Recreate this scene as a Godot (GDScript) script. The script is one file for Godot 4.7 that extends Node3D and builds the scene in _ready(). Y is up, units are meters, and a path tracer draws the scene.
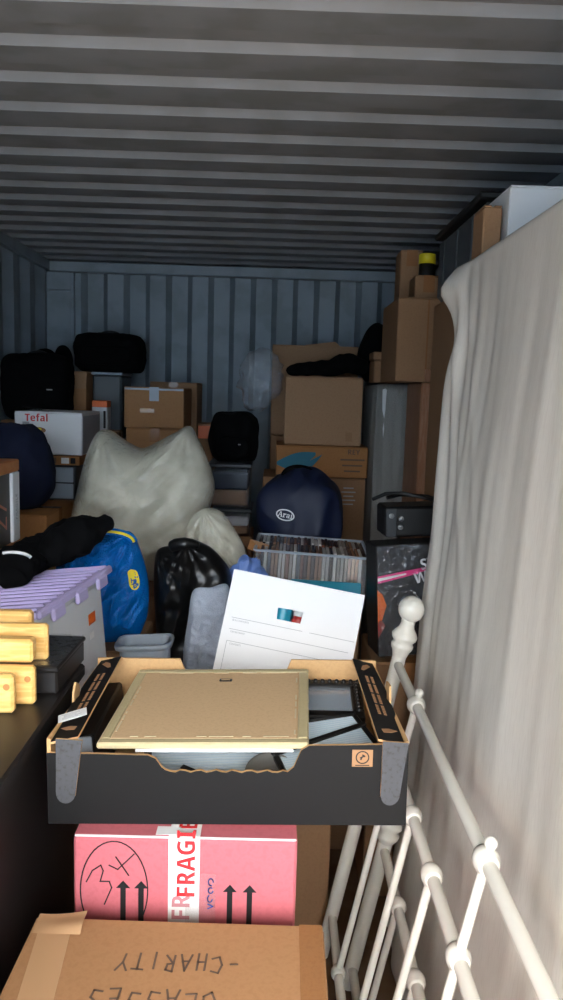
extends Node3D

# ---------------------------------------------------------------- geometry kit
class Geo:
	var v := PackedVector3Array()
	var n := PackedVector3Array()
	var ix := PackedInt32Array()
	func tri(a, b, c, want: Vector3, na = null, nb = null, nc = null):
		var g: Vector3 = (c - a).cross(b - a)
		var k := v.size()
		var flip: bool = g.dot(want) < 0.0
		var f: Vector3 = g.normalized() * (-1.0 if flip else 1.0)
		v.append(a); v.append(b); v.append(c)
		n.append(na if na != null else f); n.append(nb if nb != null else f); n.append(nc if nc != null else f)
		if flip:
			ix.append_array([k, k + 2, k + 1])
		else:
			ix.append_array([k, k + 1, k + 2])
	func quad(a, b, c, d, want: Vector3):
		tri(a, b, c, want)
		tri(a, c, d, want)
	func cbox(at: Vector3, size: Vector3, bevel := 0.003, basis := Basis()):
		var h := size * 0.5
		var b: float = minf(bevel, minf(h.x, minf(h.y, h.z)) * 0.9)
		var p := func(s: Vector3, a: int) -> Vector3:
			var q := Vector3(s.x * (h.x - b), s.y * (h.y - b), s.z * (h.z - b))
			q[a] = s[a] * h[a]
			return at + basis * q
		for a in 3:
			var b1 := (a + 1) % 3
			var c1 := (a + 2) % 3
			for sg in [-1.0, 1.0]:
				var cs := []
				for t in [[-1, -1], [1, -1], [1, 1], [-1, 1]]:
					var s := Vector3.ZERO
					s[a] = sg; s[b1] = t[0]; s[c1] = t[1]
					cs.append(p.call(s, a))
				var nn := Vector3.ZERO
				nn[a] = sg
				quad(cs[0], cs[1], cs[2], cs[3], basis * nn)
			for s1 in [-1.0, 1.0]:
				for s2 in [-1.0, 1.0]:
					var lo := Vector3.ZERO
					lo[a] = s1; lo[b1] = s2; lo[c1] = -1
					var hi := lo
					hi[c1] = 1
					var nn2 := Vector3.ZERO
					nn2[a] = s1; nn2[b1] = s2
					quad(p.call(lo, a), p.call(lo, b1), p.call(hi, b1), p.call(hi, a), basis * nn2)
		for sx in [-1.0, 1.0]:
			for sy in [-1.0, 1.0]:
				for sz in [-1.0, 1.0]:
					var s := Vector3(sx, sy, sz)
					tri(p.call(s, 0), p.call(s, 1), p.call(s, 2), basis * s)
	# rows of points; smooth normals; closed = each row is a loop; out = a point the surface faces away from
	func grid(rows: Array, closed: bool, inside = null, want = null):
		var R := rows.size()
		var Cn: int = rows[0].size()
		var nm := []
		for i in R:
			var r := PackedVector3Array()
			for j in Cn:
				var j0 := (j - 1 + Cn) % Cn if closed else maxi(j - 1, 0)
				var j1 := (j + 1) % Cn if closed else mini(j + 1, Cn - 1)
				var du: Vector3 = rows[i][j1] - rows[i][j0]
				var dv: Vector3 = rows[mini(i + 1, R - 1)][j] - rows[maxi(i - 1, 0)][j]
				var g := du.cross(dv)
				if g.length_squared() < 1e-18:
					var k := 1 if i == 0 else R - 2
					dv = rows[mini(k + 1, R - 1)][j] - rows[maxi(k - 1, 0)][j]
					du = rows[k][j1] - rows[k][j0]
					g = du.cross(dv)
				r.append(g.normalized())
			nm.append(r)
		# orient by the sum over all points
		var s := 0.0
		for i in R:
			for j in Cn:
				if want != null:
					s += nm[i][j].dot(want)
				else:
					var ins: Vector3 = inside if inside is Vector3 else Vector3.ZERO
					s += nm[i][j].dot(rows[i][j] - ins)
		var sg := -1.0 if s < 0 else 1.0
		var k0 := v.size()
		for i in R:
			for j in Cn:
				v.append(rows[i][j]); n.append(nm[i][j] * sg)
		for i in R - 1:
			for j in (Cn if closed else Cn - 1):
				var a := k0 + i * Cn + j
				var b := k0 + i * Cn + (j + 1) % Cn
				var c := a + Cn
				var d := b + Cn
				if sg < 0:
					ix.append_array([a, b, d, a, d, c])
				else:
					ix.append_array([a, d, b, a, c, d])
	func tube(pts: Array, radii, seg := 12, caps := true):
		var rows := []
		var m := pts.size()
		var up := Vector3.UP
		for i in m:
			var t: Vector3 = (pts[mini(i + 1, m - 1)] - pts[maxi(i - 1, 0)]).normalized()
			if absf(t.dot(up)) > 0.95:
				up = Vector3.RIGHT if absf(t.x) < 0.9 else Vector3.FORWARD
			var x := t.cross(up).normalized()
			var y := x.cross(t).normalized()
			up = y
			var r: float = radii[i] if radii is Array else radii
			var row := PackedVector3Array()
			for j in seg:
				var a := TAU * j / seg
				row.append(pts[i] + (x * cos(a) + y * sin(a)) * r)
			rows.append(row)
		var k0 := v.size()
		grid_tube(rows, pts)
		if caps:
			for e in [0, m - 1]:
				var o: Vector3 = (pts[0] - pts[1]) if e == 0 else (pts[m - 1] - pts[m - 2])
				for j in seg:
					tri(pts[e], rows[e][j], rows[e][(j + 1) % seg], o)
	func grid_tube(rows: Array, pts: Array):
		var R := rows.size()
		var Cn: int = rows[0].size()
		for i in R - 1:
			for j in Cn:
				var j1 := (j + 1) % Cn
				var a: Vector3 = rows[i][j]; var b: Vector3 = rows[i][j1]; var c: Vector3 = rows[i + 1][j1]; var d: Vector3 = rows[i + 1][j]
				var na: Vector3 = (a - pts[i]).normalized(); var nb: Vector3 = (b - pts[i]).normalized()
				var nc: Vector3 = (c - pts[i + 1]).normalized(); var nd: Vector3 = (d - pts[i + 1]).normalized()
				tri(a, b, c, na + nb + nc, na, nb, nc)
				tri(a, c, d, na + nc + nd, na, nc, nd)
	func lathe(prof: Array, seg := 24, xf := Transform3D()):
		var rows := []
		for p in prof:
			var row := PackedVector3Array()
			for j in seg:
				var a := TAU * j / seg
				row.append(xf * Vector3(p[0] * cos(a), p[1], p[0] * sin(a)))
			rows.append(row)
		var mid: Vector3 = xf * Vector3(0, (prof[0][1] + prof[-1][1]) * 0.5, 0)
		grid(rows, true, mid)
		for e in [0, prof.size() - 1]:
			if prof[e][0] > 0.0005:
				var cpt: Vector3 = xf * Vector3(0, prof[e][1], 0)
				for j in seg:
					tri(cpt, rows[e][j], rows[e][(j + 1) % seg], (cpt - mid))
	func mesh(m: ArrayMesh = null) -> ArrayMesh:
		var am := m if m else ArrayMesh.new()
		var a := []
		a.resize(Mesh.ARRAY_MAX)
		a[Mesh.ARRAY_VERTEX] = v; a[Mesh.ARRAY_NORMAL] = n; a[Mesh.ARRAY_INDEX] = ix
		am.add_surface_from_arrays(Mesh.PRIMITIVE_TRIANGLES, a)
		return am

# ---------------------------------------------------------------- scene tree kit
var taken := {}
var M := {}

func numbered(called: String) -> String:
	if not taken.has(called):
		taken[called] = 0
		return called
	taken[called] += 1
	return "%s_%03d" % [called, taken[called]]

func thing(called, label, category, at := Vector3.ZERO, rot := Vector3.ZERO, group := "") -> Node3D:
	var o := Node3D.new()
	o.name = numbered(called)
	o.position = at
	o.rotation = rot
	o.set_meta("label", label); o.set_meta("category", category)
	if group:
		o.set_meta("group", group)
	add_child(o)
	return o

func part(called: String, mesh: Mesh, m: Material, parent: Node3D, at := Vector3.ZERO, rot := Vector3.ZERO) -> MeshInstance3D:
	var o := MeshInstance3D.new()
	o.name = called
	o.mesh = mesh
	if m:
		o.material_override = m
	o.position = at
	o.rotation = rot
	parent.add_child(o, true)
	return o

func structure(called: String, mesh: Mesh, m: Material) -> MeshInstance3D:
	var o := MeshInstance3D.new()
	o.name = numbered(called)
	o.mesh = mesh
	o.material_override = m
	o.set_meta("kind", "structure")
	o.set_meta("label", {"wall_left": "ribbed steel container side wall on the suitcase side", "wall_right": "ribbed steel container side wall behind the mattress", "wall_back": "ribbed blue-grey steel end wall of the container", "ceiling": "corrugated grey steel container roof", "floor": "worn plywood container floor under the piled goods", "sky_blocker_row": "added unseen blue-grey ribbed container row blocking low sky light", "ground": "pale concrete yard outside the open container end"}.get(called, "steel trim of the container shell"))
	o.set_meta("category", "container shell")
	add_child(o)
	return o

func boxmesh(size: Vector3, bevel := 0.003, at := Vector3.ZERO, basis := Basis()) -> ArrayMesh:
	var g := Geo.new()
	g.cbox(at, size, bevel, basis)
	return g.mesh()

# flat panel in XY with its own front, back and edge materials (front faces +z)
func panel(poly: PackedVector2Array, t: float, front: Material, back: Material, edge: Material) -> ArrayMesh:
	var am := ArrayMesh.new()
	var tr := Geometry2D.triangulate_polygon(poly)
	var g := Geo.new()
	var h := Geo.new()
	for i in range(0, tr.size(), 3):
		var a := poly[tr[i]]; var b := poly[tr[i + 1]]; var c := poly[tr[i + 2]]
		g.tri(Vector3(a.x, a.y, t / 2), Vector3(b.x, b.y, t / 2), Vector3(c.x, c.y, t / 2), Vector3(0, 0, 1))
		h.tri(Vector3(a.x, a.y, -t / 2), Vector3(b.x, b.y, -t / 2), Vector3(c.x, c.y, -t / 2), Vector3(0, 0, -1))
	var e := Geo.new()
	var cw := Geometry2D.is_polygon_clockwise(poly)
	for i in poly.size():
		var a := poly[i]; var b := poly[(i + 1) % poly.size()]
		var d := b - a
		var o := Vector3(d.y, -d.x, 0) * (-1.0 if cw else 1.0)
		e.quad(Vector3(a.x, a.y, t / 2), Vector3(b.x, b.y, t / 2), Vector3(b.x, b.y, -t / 2), Vector3(a.x, a.y, -t / 2), o)
	g.mesh(am); h.mesh(am); e.mesh(am)
	am.surface_set_material(0, front); am.surface_set_material(1, back); am.surface_set_material(2, edge)
	return am

func rect(x0, y0, x1, y1) -> PackedVector2Array:
	return PackedVector2Array([Vector2(x0, y0), Vector2(x1, y0), Vector2(x1, y1), Vector2(x0, y1)])

# flat ink strokes on the XY plane, pressed 0.4 mm proud
func strokes(lines: Array, w: float) -> ArrayMesh:
	var g := Geo.new()
	for l in lines:
		for i in l.size() - 1:
			var a: Vector2 = l[i]; var b: Vector2 = l[i + 1]
			var d := (b - a)
			var L := d.length()
			g.cbox(Vector3((a.x + b.x) / 2, (a.y + b.y) / 2, 0), Vector3(L + w, w, 0.0006), 0.0002, Basis(Vector3.BACK, d.angle()))
	return g.mesh()

func arc(c: Vector2, rx: float, ry: float, a0: float, a1: float, k := 20) -> Array:
	var o := []
	for i in k + 1:
		var a := lerpf(a0, a1, float(i) / k)
		o.append(c + Vector2(cos(a) * rx, sin(a) * ry))
	return o

func text(s: String, height: float, face := "Droid Sans", weight := 400, italic := false) -> TextMesh:
	var f := SystemFont.new()
	f.font_names = PackedStringArray([face])
	f.font_weight = weight
	f.font_italic = italic
	var t := TextMesh.new()
	t.font = f
	t.text = s
	t.font_size = 48
	t.pixel_size = height / 36.0
	t.depth = 0.0006
	t.curve_step = 2.0
	return t

# ---------------------------------------------------------------- soft shapes
func nz(seed_: int, freq: float, ridged := false, oct := 3) -> FastNoiseLite:
	var f := FastNoiseLite.new()
	f.seed = seed_
	f.frequency = freq
	f.noise_type = FastNoiseLite.TYPE_SIMPLEX_SMOOTH
	f.fractal_type = FastNoiseLite.FRACTAL_RIDGED if ridged else FastNoiseLite.FRACTAL_FBM
	f.fractal_octaves = oct
	return f

# L: half, pow, bulges [[dir, amount, sharpness]], amp, freq, fold, ffreq, stretch, seed, flat
func lump_at(L: Dictionary, d: Vector3) -> Vector3:
	var h: Vector3 = L.half
	var pw: float = L.get("pow", 2.6)
	var r := pow(pow(absf(d.x), pw) + pow(absf(d.y), pw) + pow(absf(d.z), pw), -1.0 / pw)
	for b in L.get("bulges", []):
		var bd: Vector3 = b[0]
		r *= 1.0 + b[1] * exp(b[2] * (d.dot(bd.normalized()) - 1.0))
	var p := Vector3(d.x * h.x, d.y * h.y, d.z * h.z) * r
	var q: Vector3 = p * L.get("stretch", Vector3.ONE)
	var a: float = L.n1.get_noise_3dv(p * 100.0) * L.get("amp", 0.02)
	a += (L.n2.get_noise_3dv(q * 100.0)) * L.get("fold", 0.008)
	p += d * a
	var fl: float = -h.y * L.get("flat", 0.9)
	if p.y < fl:
		p.y = fl
	return p

func lump(L: Dictionary, rings := 64, seg := 96) -> ArrayMesh:
	L.n1 = nz(L.get("seed", 1), L.get("freq", 0.03))
	L.n2 = nz(L.get("seed", 1) + 50, L.get("ffreq", 0.09), true, 2)
	var rows := []
	for i in rings + 1:
		var th := PI * i / rings
		var row := PackedVector3Array()
		for j in seg:
			var ph := TAU * j / seg
			row.append(lump_at(L, Vector3(sin(th) * cos(ph), cos(th), sin(th) * sin(ph))))
		rows.append(row)
	var g := Geo.new()
	g.grid(rows, true)
	return g.mesh()

# a stuffed sack: seam outline in XY (as it stands), bulging to half-thickness T in z, wrinkled
func pillow_prepare(P: Dictionary, N := 168):
	var src: Array = P.outline
	var m := src.size()
	var o := []
	var c := Vector2.ZERO
	for i in N:
		var f := float(i) * m / N
		var k := int(f)
		var t := f - k
		var q: Vector2 = src[k].cubic_interpolate(src[(k + 1) % m], src[(k - 1 + m) % m], src[(k + 2) % m], t)
		o.append(q)
		c += q / N
	P.o = o
	P.c = c
	P.n1 = nz(P.seed, P.get("freq", 0.05))
	P.n2 = nz(P.seed + 3, P.get("ffreq", 0.05), true, 3)

func pillow_z(P: Dictionary, q: Vector2, r: float) -> float:
	var T: float = P.T
	var z := T * pow(maxf(0.0, 1.0 - pow(r, 2.4)), 0.55)
	var fade := maxf(0.0, 1.0 - pow(r, 5.0))
	var dir: float = P.get("slant", 0.6)
	var u := q.rotated(dir)
	var st: Vector2 = P.get("stretch", Vector2(1.0, 0.35))
	z += fade * P.get("fold", 0.012) * P.n2.get_noise_2d(u.x * 100.0 * st.x, u.y * 100.0 * st.y)
	z += fade * P.get("amp", 0.02) * P.n1.get_noise_2d(q.x * 100.0, q.y * 100.0)
	for k in P.get("corners", []):
		var d: Vector2 = q - k
		z += fade * 0.007 * sin(d.angle() * 17.0) * exp(-d.length() / 0.13) * clampf(d.length() / 0.04, 0.0, 1.0)
	return maxf(z, 0.002 * fade)

func pillow(P: Dictionary, rings := 46) -> ArrayMesh:
	pillow_prepare(P)
	var g := Geo.new()
	var c: Vector2 = P.c
	for side in [1.0, -1.0]:
		var rows := []
		for i in rings + 1:
			var r := float(i) / rings
			r = 1.0 - pow(1.0 - r, 1.6)
			var row := PackedVector3Array()
			for e in P.o:
				var q: Vector2 = c + (e - c) * maxf(r, 0.001)
				row.append(Vector3(q.x, maxf(q.y, 0.0), side * pillow_z(P, q, r)))
			rows.append(row)
		g.grid(rows, true, null, Vector3(0, 0, side))
	return g.mesh()

func press_pillow(src: Mesh, P: Dictionary, at: Vector2, turn: float, lift: float, squash: Vector2) -> ArrayMesh:
	var am := ArrayMesh.new()
	for s in src.get_surface_count():
		var a := src.surface_get_arrays(s)
		var out := PackedVector3Array()
		for p in a[Mesh.ARRAY_VERTEX]:
			var q := Vector2(p.x * squash.x, p.y * squash.y).rotated(turn) + at
			var best := 1e9
			var r := 0.0
			for e in P.o:
				var d: float = absf((e - P.c).angle_to(q - P.c))
				if d < best:
					best = d
					r = (q - P.c).length() / (e - P.c).length()
			out.append(Vector3(q.x, q.y, pillow_z(P, q, r) + lift + p.z))
		var b := []
		b.resize(Mesh.ARRAY_MAX)
		b[Mesh.ARRAY_VERTEX] = out; b[Mesh.ARRAY_INDEX] = a[Mesh.ARRAY_INDEX]; b[Mesh.ARRAY_NORMAL] = a[Mesh.ARRAY_NORMAL]
		am.add_surface_from_arrays(Mesh.PRIMITIVE_TRIANGLES, b)
	return am

# press a flat mesh (x, y) on the +z side of a lump
func press(src: Mesh, L: Dictionary, at: Vector2, turn: float, lift := 0.0015, squash := Vector2.ONE) -> ArrayMesh:
	var am := ArrayMesh.new()
	for s in src.get_surface_count():
		var a := src.surface_get_arrays(s)
		var vs: PackedVector3Array = a[Mesh.ARRAY_VERTEX]
		var out := PackedVector3Array()
		for p in vs:
			var q := Vector2(p.x * squash.x, p.y * squash.y).rotated(turn) + at
			var d := Vector3(q.x / L.half.x, q.y / L.half.y, 0.6).normalized()
			for it in 7:
				var w := lump_at(L, d)
				d += Vector3((q.x - w.x) / L.half.x, (q.y - w.y) / L.half.y, 0) * 0.7
				d = d.normalized()
			var w2 := lump_at(L, d)
			out.append(Vector3(q.x, q.y, w2.z + lift + p.z))
		var b := []
		b.resize(Mesh.ARRAY_MAX)
		b[Mesh.ARRAY_VERTEX] = out; b[Mesh.ARRAY_INDEX] = a[Mesh.ARRAY_INDEX]; b[Mesh.ARRAY_NORMAL] = a[Mesh.ARRAY_NORMAL]
		am.add_surface_from_arrays(Mesh.PRIMITIVE_TRIANGLES, b)
	return am

# a cloth roll: tube along points with wrinkled radius
func cloth_roll(pts: Array, radii: Array, seed_: int, fold := 0.012, seg := 40, steps := 40, flat := 1.0) -> ArrayMesh:
	var c := Curve3D.new()
	for i in pts.size():
		var t: Vector3 = (pts[mini(i + 1, pts.size() - 1)] - pts[maxi(i - 1, 0)]) / 6.0
		c.add_point(pts[i], -t, t)
	var n1 := nz(seed_, 0.06, true, 2)
	var n2 := nz(seed_ + 9, 0.03)
	var rows := []
	var L := c.get_baked_length()
	for i in steps + 1:
		var f := float(i) / steps
		var p := c.sample_baked(f * L, true)
		var p2 := c.sample_baked(minf(f * L + 0.005, L), true)
		var p1 := c.sample_baked(maxf(f * L - 0.005, 0), true)
		var t := (p2 - p1).normalized()
		var x := t.cross(Vector3.UP).normalized()
		var y := x.cross(t).normalized()
		var k := f * (radii.size() - 1)
		var r := lerpf(radii[int(k)], radii[mini(int(k) + 1, radii.size() - 1)], k - int(k))
		var endcap := minf(1.0, sqrt(minf(f, 1.0 - f) * 12.0) + 0.0)
		var row := PackedVector3Array()
		for j in seg:
			var a := TAU * j / seg
			var dd := x * cos(a) + y * sin(a) * flat
			var w := p + dd * r * endcap
			w += dd * (n1.get_noise_3dv(w * 100.0) * fold + n2.get_noise_3dv(w * 100.0) * r * 0.35) * endcap
			row.append(w)
		rows.append(row)
	var g := Geo.new()
	g.grid(rows, true, c.sample_baked(L * 0.5))
	return g.mesh()

# ---------------------------------------------------------------- materials
func ramp(cols: Array, pos: Array) -> Gradient:
	var g := Gradient.new()
	g.offsets = PackedFloat32Array(pos)
	g.colors = PackedColorArray(cols)
	return g

func noise_tex(seed_: int, freq: float, cols: Array, pos: Array, size := 512, ridged := false, oct := 4) -> NoiseTexture2D:
	var t := NoiseTexture2D.new()
	t.width = size
	t.height = size
	t.seamless = true
	t.noise = nz(seed_, freq, ridged, oct)
	t.color_ramp = ramp(cols, pos)
	return t

var TEX := {}

func mat(called: String, col: Color, rough := 0.7, tex = null, scale := 2.0, spec := 0.5) -> StandardMaterial3D:
	var m := StandardMaterial3D.new()
	m.resource_name = called
	m.albedo_color = col
	m.roughness = rough
	m.metallic_specular = spec
	if tex:
		m.albedo_texture = tex
		m.uv1_triplanar = true
		m.uv1_scale = Vector3.ONE * scale
	M[called] = m
	return m

func bump(m: StandardMaterial3D, tex: Texture2D, cm: float):
	m.heightmap_enabled = true
	m.heightmap_texture = tex
	m.heightmap_scale = cm

func make_materials():
	TEX.fibre = noise_tex(3, 0.06, [Color(0.965, 0.96, 0.955), Color(1, 1, 1), Color(0.98, 0.975, 0.97)], [0.25, 0.55, 0.8])
	TEX.patch = noise_tex(7, 0.008, [Color(0.91, 0.91, 0.9), Color(0.98, 0.98, 0.98), Color(1, 1, 1)], [0.3, 0.55, 0.8])
	TEX.scuff = noise_tex(11, 0.03, [Color(1, 1, 1), Color(0.97, 0.97, 0.97), Color(0.86, 0.83, 0.8)], [0.0, 0.6, 0.9], 512, false, 5)
	TEX.weave = noise_tex(13, 0.12, [Color(0.85, 0.85, 0.85), Color(1, 1, 1)], [0.3, 0.7], 512, false, 2)
	TEX.crinkle = noise_tex(17, 0.02, [Color(0, 0, 0), Color(1, 1, 1)], [0.2, 0.9], 512, true, 3)
	TEX.grain = noise_tex(19, 0.01, [Color(0.93, 0.86, 0.74), Color(1, 1, 0.99), Color(0.96, 0.9, 0.8)], [0.3, 0.52, 0.75], 512, false, 5)
	TEX.speckle = noise_tex(23, 0.3, [Color(0.75, 0.75, 0.75), Color(1, 1, 1)], [0.25, 0.75], 256, false, 2)
	mat("container paint", Color(0.5, 0.54, 0.57), 0.5, TEX.patch, 0.9)
	mat("roof paint", Color(0.47, 0.48, 0.495), 0.55, TEX.patch, 0.9)
	mat("sky blocker paint", Color(0.56, 0.64, 0.72), 0.6)  # tint of the added row, set to steer light reaching roof and back
	mat("plywood floor", Color(0.42, 0.33, 0.25), 0.7, TEX.grain, 1.0)
	mat("concrete", Color(0.44, 0.43, 0.42), 0.9, TEX.patch, 0.3)
	for a in [["brown card", Color(0.66, 0.49, 0.34)], ["tan card", Color(0.64, 0.5, 0.38)], ["dull card", Color(0.6, 0.46, 0.34)], ["orange card", Color(0.64, 0.45, 0.28)], ["kraft inside", Color(0.8, 0.64, 0.45)]]:
		mat(a[0], a[1], 0.82, TEX.fibre, 2.2, 0.3)
	mat("packing tape", Color(0.6, 0.42, 0.27), 0.22, TEX.fibre, 3.0)
	mat("clear tape", Color(0.74, 0.58, 0.43), 0.15)
	mat("pink card", Color(0.76, 0.41, 0.44), 0.6, TEX.fibre, 2.0, 0.4)
	mat("white card", Color(0.86, 0.86, 0.86), 0.6, null, 2.0, 0.4)
	mat("archive white", Color(0.94, 0.94, 0.94), 0.65, null, 1.0, 0.4)
	mat("white paper", Color(0.88, 0.88, 0.87), 0.7)
	mat("black card", Color(0.075, 0.07, 0.07), 0.6, TEX.fibre, 3.0, 0.35)
	mat("scuffed black card", Color(0.29, 0.29, 0.3), 0.6, TEX.scuff, 6.0, 0.4)
	mat("toy card", Color(0.025, 0.025, 0.04), 0.5)
	mat("kraft print", Color(0.62, 0.46, 0.32), 0.8)
	mat("black ink", Color(0.06, 0.055, 0.06), 0.7)
	mat("soft pencil", Color(0.4, 0.31, 0.25), 0.8)
	mat("grey ink", Color(0.66, 0.66, 0.67), 0.8)
	mat("red ink", Color(0.78, 0.12, 0.14), 0.6)
	mat("faded red ink", Color(0.74, 0.5, 0.52), 0.6)
	mat("chalk ink", Color(0.72, 0.47, 0.4), 0.8)
	mat("blue ink", Color(0.17, 0.28, 0.55), 0.6)
	mat("teal ink", Color(0.14, 0.42, 0.5), 0.7)
	mat("teal plastic", Color(0.1, 0.55, 0.65), 0.35)
	mat("red plastic", Color(0.7, 0.2, 0.18), 0.4)
	mat("yellow", Color(0.85, 0.78, 0.1), 0.5)
	mat("pine", Color(0.97, 0.8, 0.51), 0.5, TEX.grain, 1.6)
	M.pine.uv1_scale = Vector3(0.9, 9.0, 9.0)
	mat("crate pine", Color(0.72, 0.47, 0.26), 0.5, TEX.grain, 1.6)
	mat("pine dark", Color(0.62, 0.44, 0.33), 0.5, TEX.grain, 1.6)
	M["pine dark"].uv1_scale = Vector3(9.0, 0.9, 9.0)
	mat("knot", Color(0.72, 0.48, 0.25), 0.6)
	mat("black lacquer", Color(0.13, 0.115, 0.11), 0.45, TEX.patch, 1.5)
	mat("black vinyl", Color(0.05, 0.05, 0.052), 0.5, TEX.weave, 6.0)
	mat("black cloth", Color(0.045, 0.045, 0.05), 0.95, TEX.weave, 6.0, 0.2)
	mat("navy cloth", Color(0.1, 0.12, 0.2), 0.9, TEX.weave, 6.0, 0.3)
	mat("helmet nylon", Color(0.05, 0.1, 0.22), 0.6, TEX.weave, 8.0)
	mat("bin bag", Color(0.05, 0.05, 0.053), 0.36, null, 1.0, 0.5)
	bump(M["bin bag"], TEX.crinkle, 0.05)
	M["bin bag"].uv1_triplanar = true
	M["bin bag"].uv1_scale = Vector3(1.5, 1.5, 1.5)
	mat("duvet white", Color(0.84, 0.82, 0.74), 0.85, TEX.patch, 2.0)
	var film := mat("polythene film", Color(0.92, 0.915, 0.87, 0.22), 0.11)
	film.transparency = BaseMaterial3D.TRANSPARENCY_ALPHA
	bump(film, TEX.crinkle, 0.6)
	film.uv1_triplanar = true
	film.uv1_scale = Vector3(2.2, 2.2, 2.2)
	var wrap := mat("wrap film", Color(0.7, 0.72, 0.75, 0.2), 0.14)
	wrap.transparency = BaseMaterial3D.TRANSPARENCY_ALPHA
	var clear := mat("clear film", Color(0.85, 0.88, 0.92, 0.05), 0.06)
	clear.transparency = BaseMaterial3D.TRANSPARENCY_ALPHA
	var cp := mat("clear plastic", Color(0.86, 0.88, 0.9, 0.3), 0.18)
	cp.transparency = BaseMaterial3D.TRANSPARENCY_ALPHA
	var mp := mat("milky plastic", Color(0.97, 0.975, 0.98, 0.8), 0.22)
	mp.transparency = BaseMaterial3D.TRANSPARENCY_ALPHA
	var smk := mat("smoky plastic", Color(0.45, 0.48, 0.52, 0.2), 0.15)
	smk.transparency = BaseMaterial3D.TRANSPARENCY_ALPHA
	var bw := mat("box wall", Color(0.86, 0.88, 0.9, 0.1), 0.12)
	bw.transparency = BaseMaterial3D.TRANSPARENCY_ALPHA
	var gl := mat("glass pane", Color(0.75, 0.8, 0.85, 0.25), 0.03)
	gl.transparency = BaseMaterial3D.TRANSPARENCY_ALPHA
	mat("blue tote", Color(0.0, 0.45, 0.8), 0.22, TEX.speckle, 8.0)
	bump(M["blue tote"], TEX.crinkle, 0.35)
	mat("blue film", Color(0.38, 0.5, 0.75), 0.3)
	mat("lilac", Color(0.77, 0.72, 0.89), 0.38)
	mat("grey plastic", Color(0.62, 0.66, 0.7), 0.4)
	mat("dark plastic", Color(0.2, 0.21, 0.22), 0.45)
	mat("tub plastic", Color(0.27, 0.29, 0.3), 0.4)
	mat("blanket grey", Color(0.68, 0.71, 0.76), 0.9, TEX.weave, 5.0, 0.2)
	mat("sheet cloth", Color(0.85, 0.825, 0.785), 0.92, TEX.weave, 3.0, 0.2)
	M["sheet cloth"].albedo_texture = TEX.fibre
	M["sheet cloth"].uv1_scale = Vector3(5, 0.4, 5)
	mat("old sheet", Color(0.6, 0.59, 0.57), 0.92, TEX.weave, 3.0, 0.2)
	mat("ivory enamel", Color(0.9, 0.88, 0.83), 0.25)
	mat("gilt", Color(0.76, 0.7, 0.54), 0.4, TEX.fibre, 4.0)
	mat("hardboard", Color(0.82, 0.69, 0.53), 0.75, TEX.fibre, 3.0)
	mat("torn tape", Color(0.82, 0.76, 0.62), 0.6)
	mat("pale blue print", Color(0.8, 0.85, 0.88), 0.6)
	mat("blue line", Color(0.66, 0.75, 0.82), 0.6)
	mat("black frame", Color(0.05, 0.05, 0.055), 0.35)
	mat("pewter", Color(0.55, 0.55, 0.54), 0.35)
	M.pewter.metallic = 0.8
	mat("speaker silver", Color(0.6, 0.6, 0.6), 0.35)
	mat("pink print", Color(0.85, 0.12, 0.45), 0.35)
	mat("fire print", Color(0.9, 0.4, 0.05), 0.4)
	mat("ember print", Color(0.55, 0.12, 0.06), 0.4)

# ---------------------------------------------------------------- builders
const CARD_GROUP := "cardboard cartons stacked in the container"

# carton filling x0..x1, y0..y1, zf (near side) .. zb (far side)
func carton(called, label, x0, x1, y0, y1, zf, zb, m: Material, opt := {}) -> Node3D:
	var at := Vector3((x0 + x1) / 2.0, y0, (zf + zb) / 2.0)
	var t := thing(called, label, opt.get("category", "box"), at, Vector3(0, opt.get("yaw", 0.0), 0), opt.get("group", ""))
	var w: float = x1 - x0
	var h: float = y1 - y0
	var d: float = zf - zb
	var ft := 0.004
	part("body", boxmesh(Vector3(w, h - ft, d), 0.004, Vector3(0, (h - ft) / 2, 0)), m, t)
	if opt.get("flaps", true):
		var along_x: bool = w >= d
		for s in [-1.0, 1.0]:
			var fs := Vector3(w - 0.003, ft, d / 2 - 0.004) if along_x else Vector3(w / 2 - 0.004, ft, d - 0.003)
			var fo := Vector3(0, h - ft / 2, s * (d / 4 + 0.001)) if along_x else Vector3(s * (w / 4 + 0.001), h - ft / 2, 0)
			part("flap", boxmesh(fs, 0.0015), m, t, fo)
		if opt.get("tape", true):
			var tm: Material = M[opt.get("tape_mat", "packing tape")]
			var g := Geo.new()
			if along_x:
				g.cbox(Vector3(0, h + 0.0004, 0), Vector3(w + 0.001, 0.0008, 0.048), 0.0003)
				for s in [-1.0, 1.0]:
					g.cbox(Vector3(s * (w / 2 + 0.0004), h - 0.035, 0), Vector3(0.0008, 0.07, 0.048), 0.0003)
			else:
				g.cbox(Vector3(0, h + 0.0004, 0), Vector3(0.048, 0.0008, d + 0.001), 0.0003)
				for s in [-1.0, 1.0]:
					g.cbox(Vector3(0, h - 0.035, s * (d / 2 + 0.0004)), Vector3(0.048, 0.07, 0.0008), 0.0003)
			part("tape", g.mesh(), tm, t)
	return t

func stand(label, x0, x1, y1, zf, zb, m := "dull card"):
	return carton("moving_carton", label, x0, x1, 0.0, y1, zf, zb, M[m], {"group": "tall cartons under the piled goods"})

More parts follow.
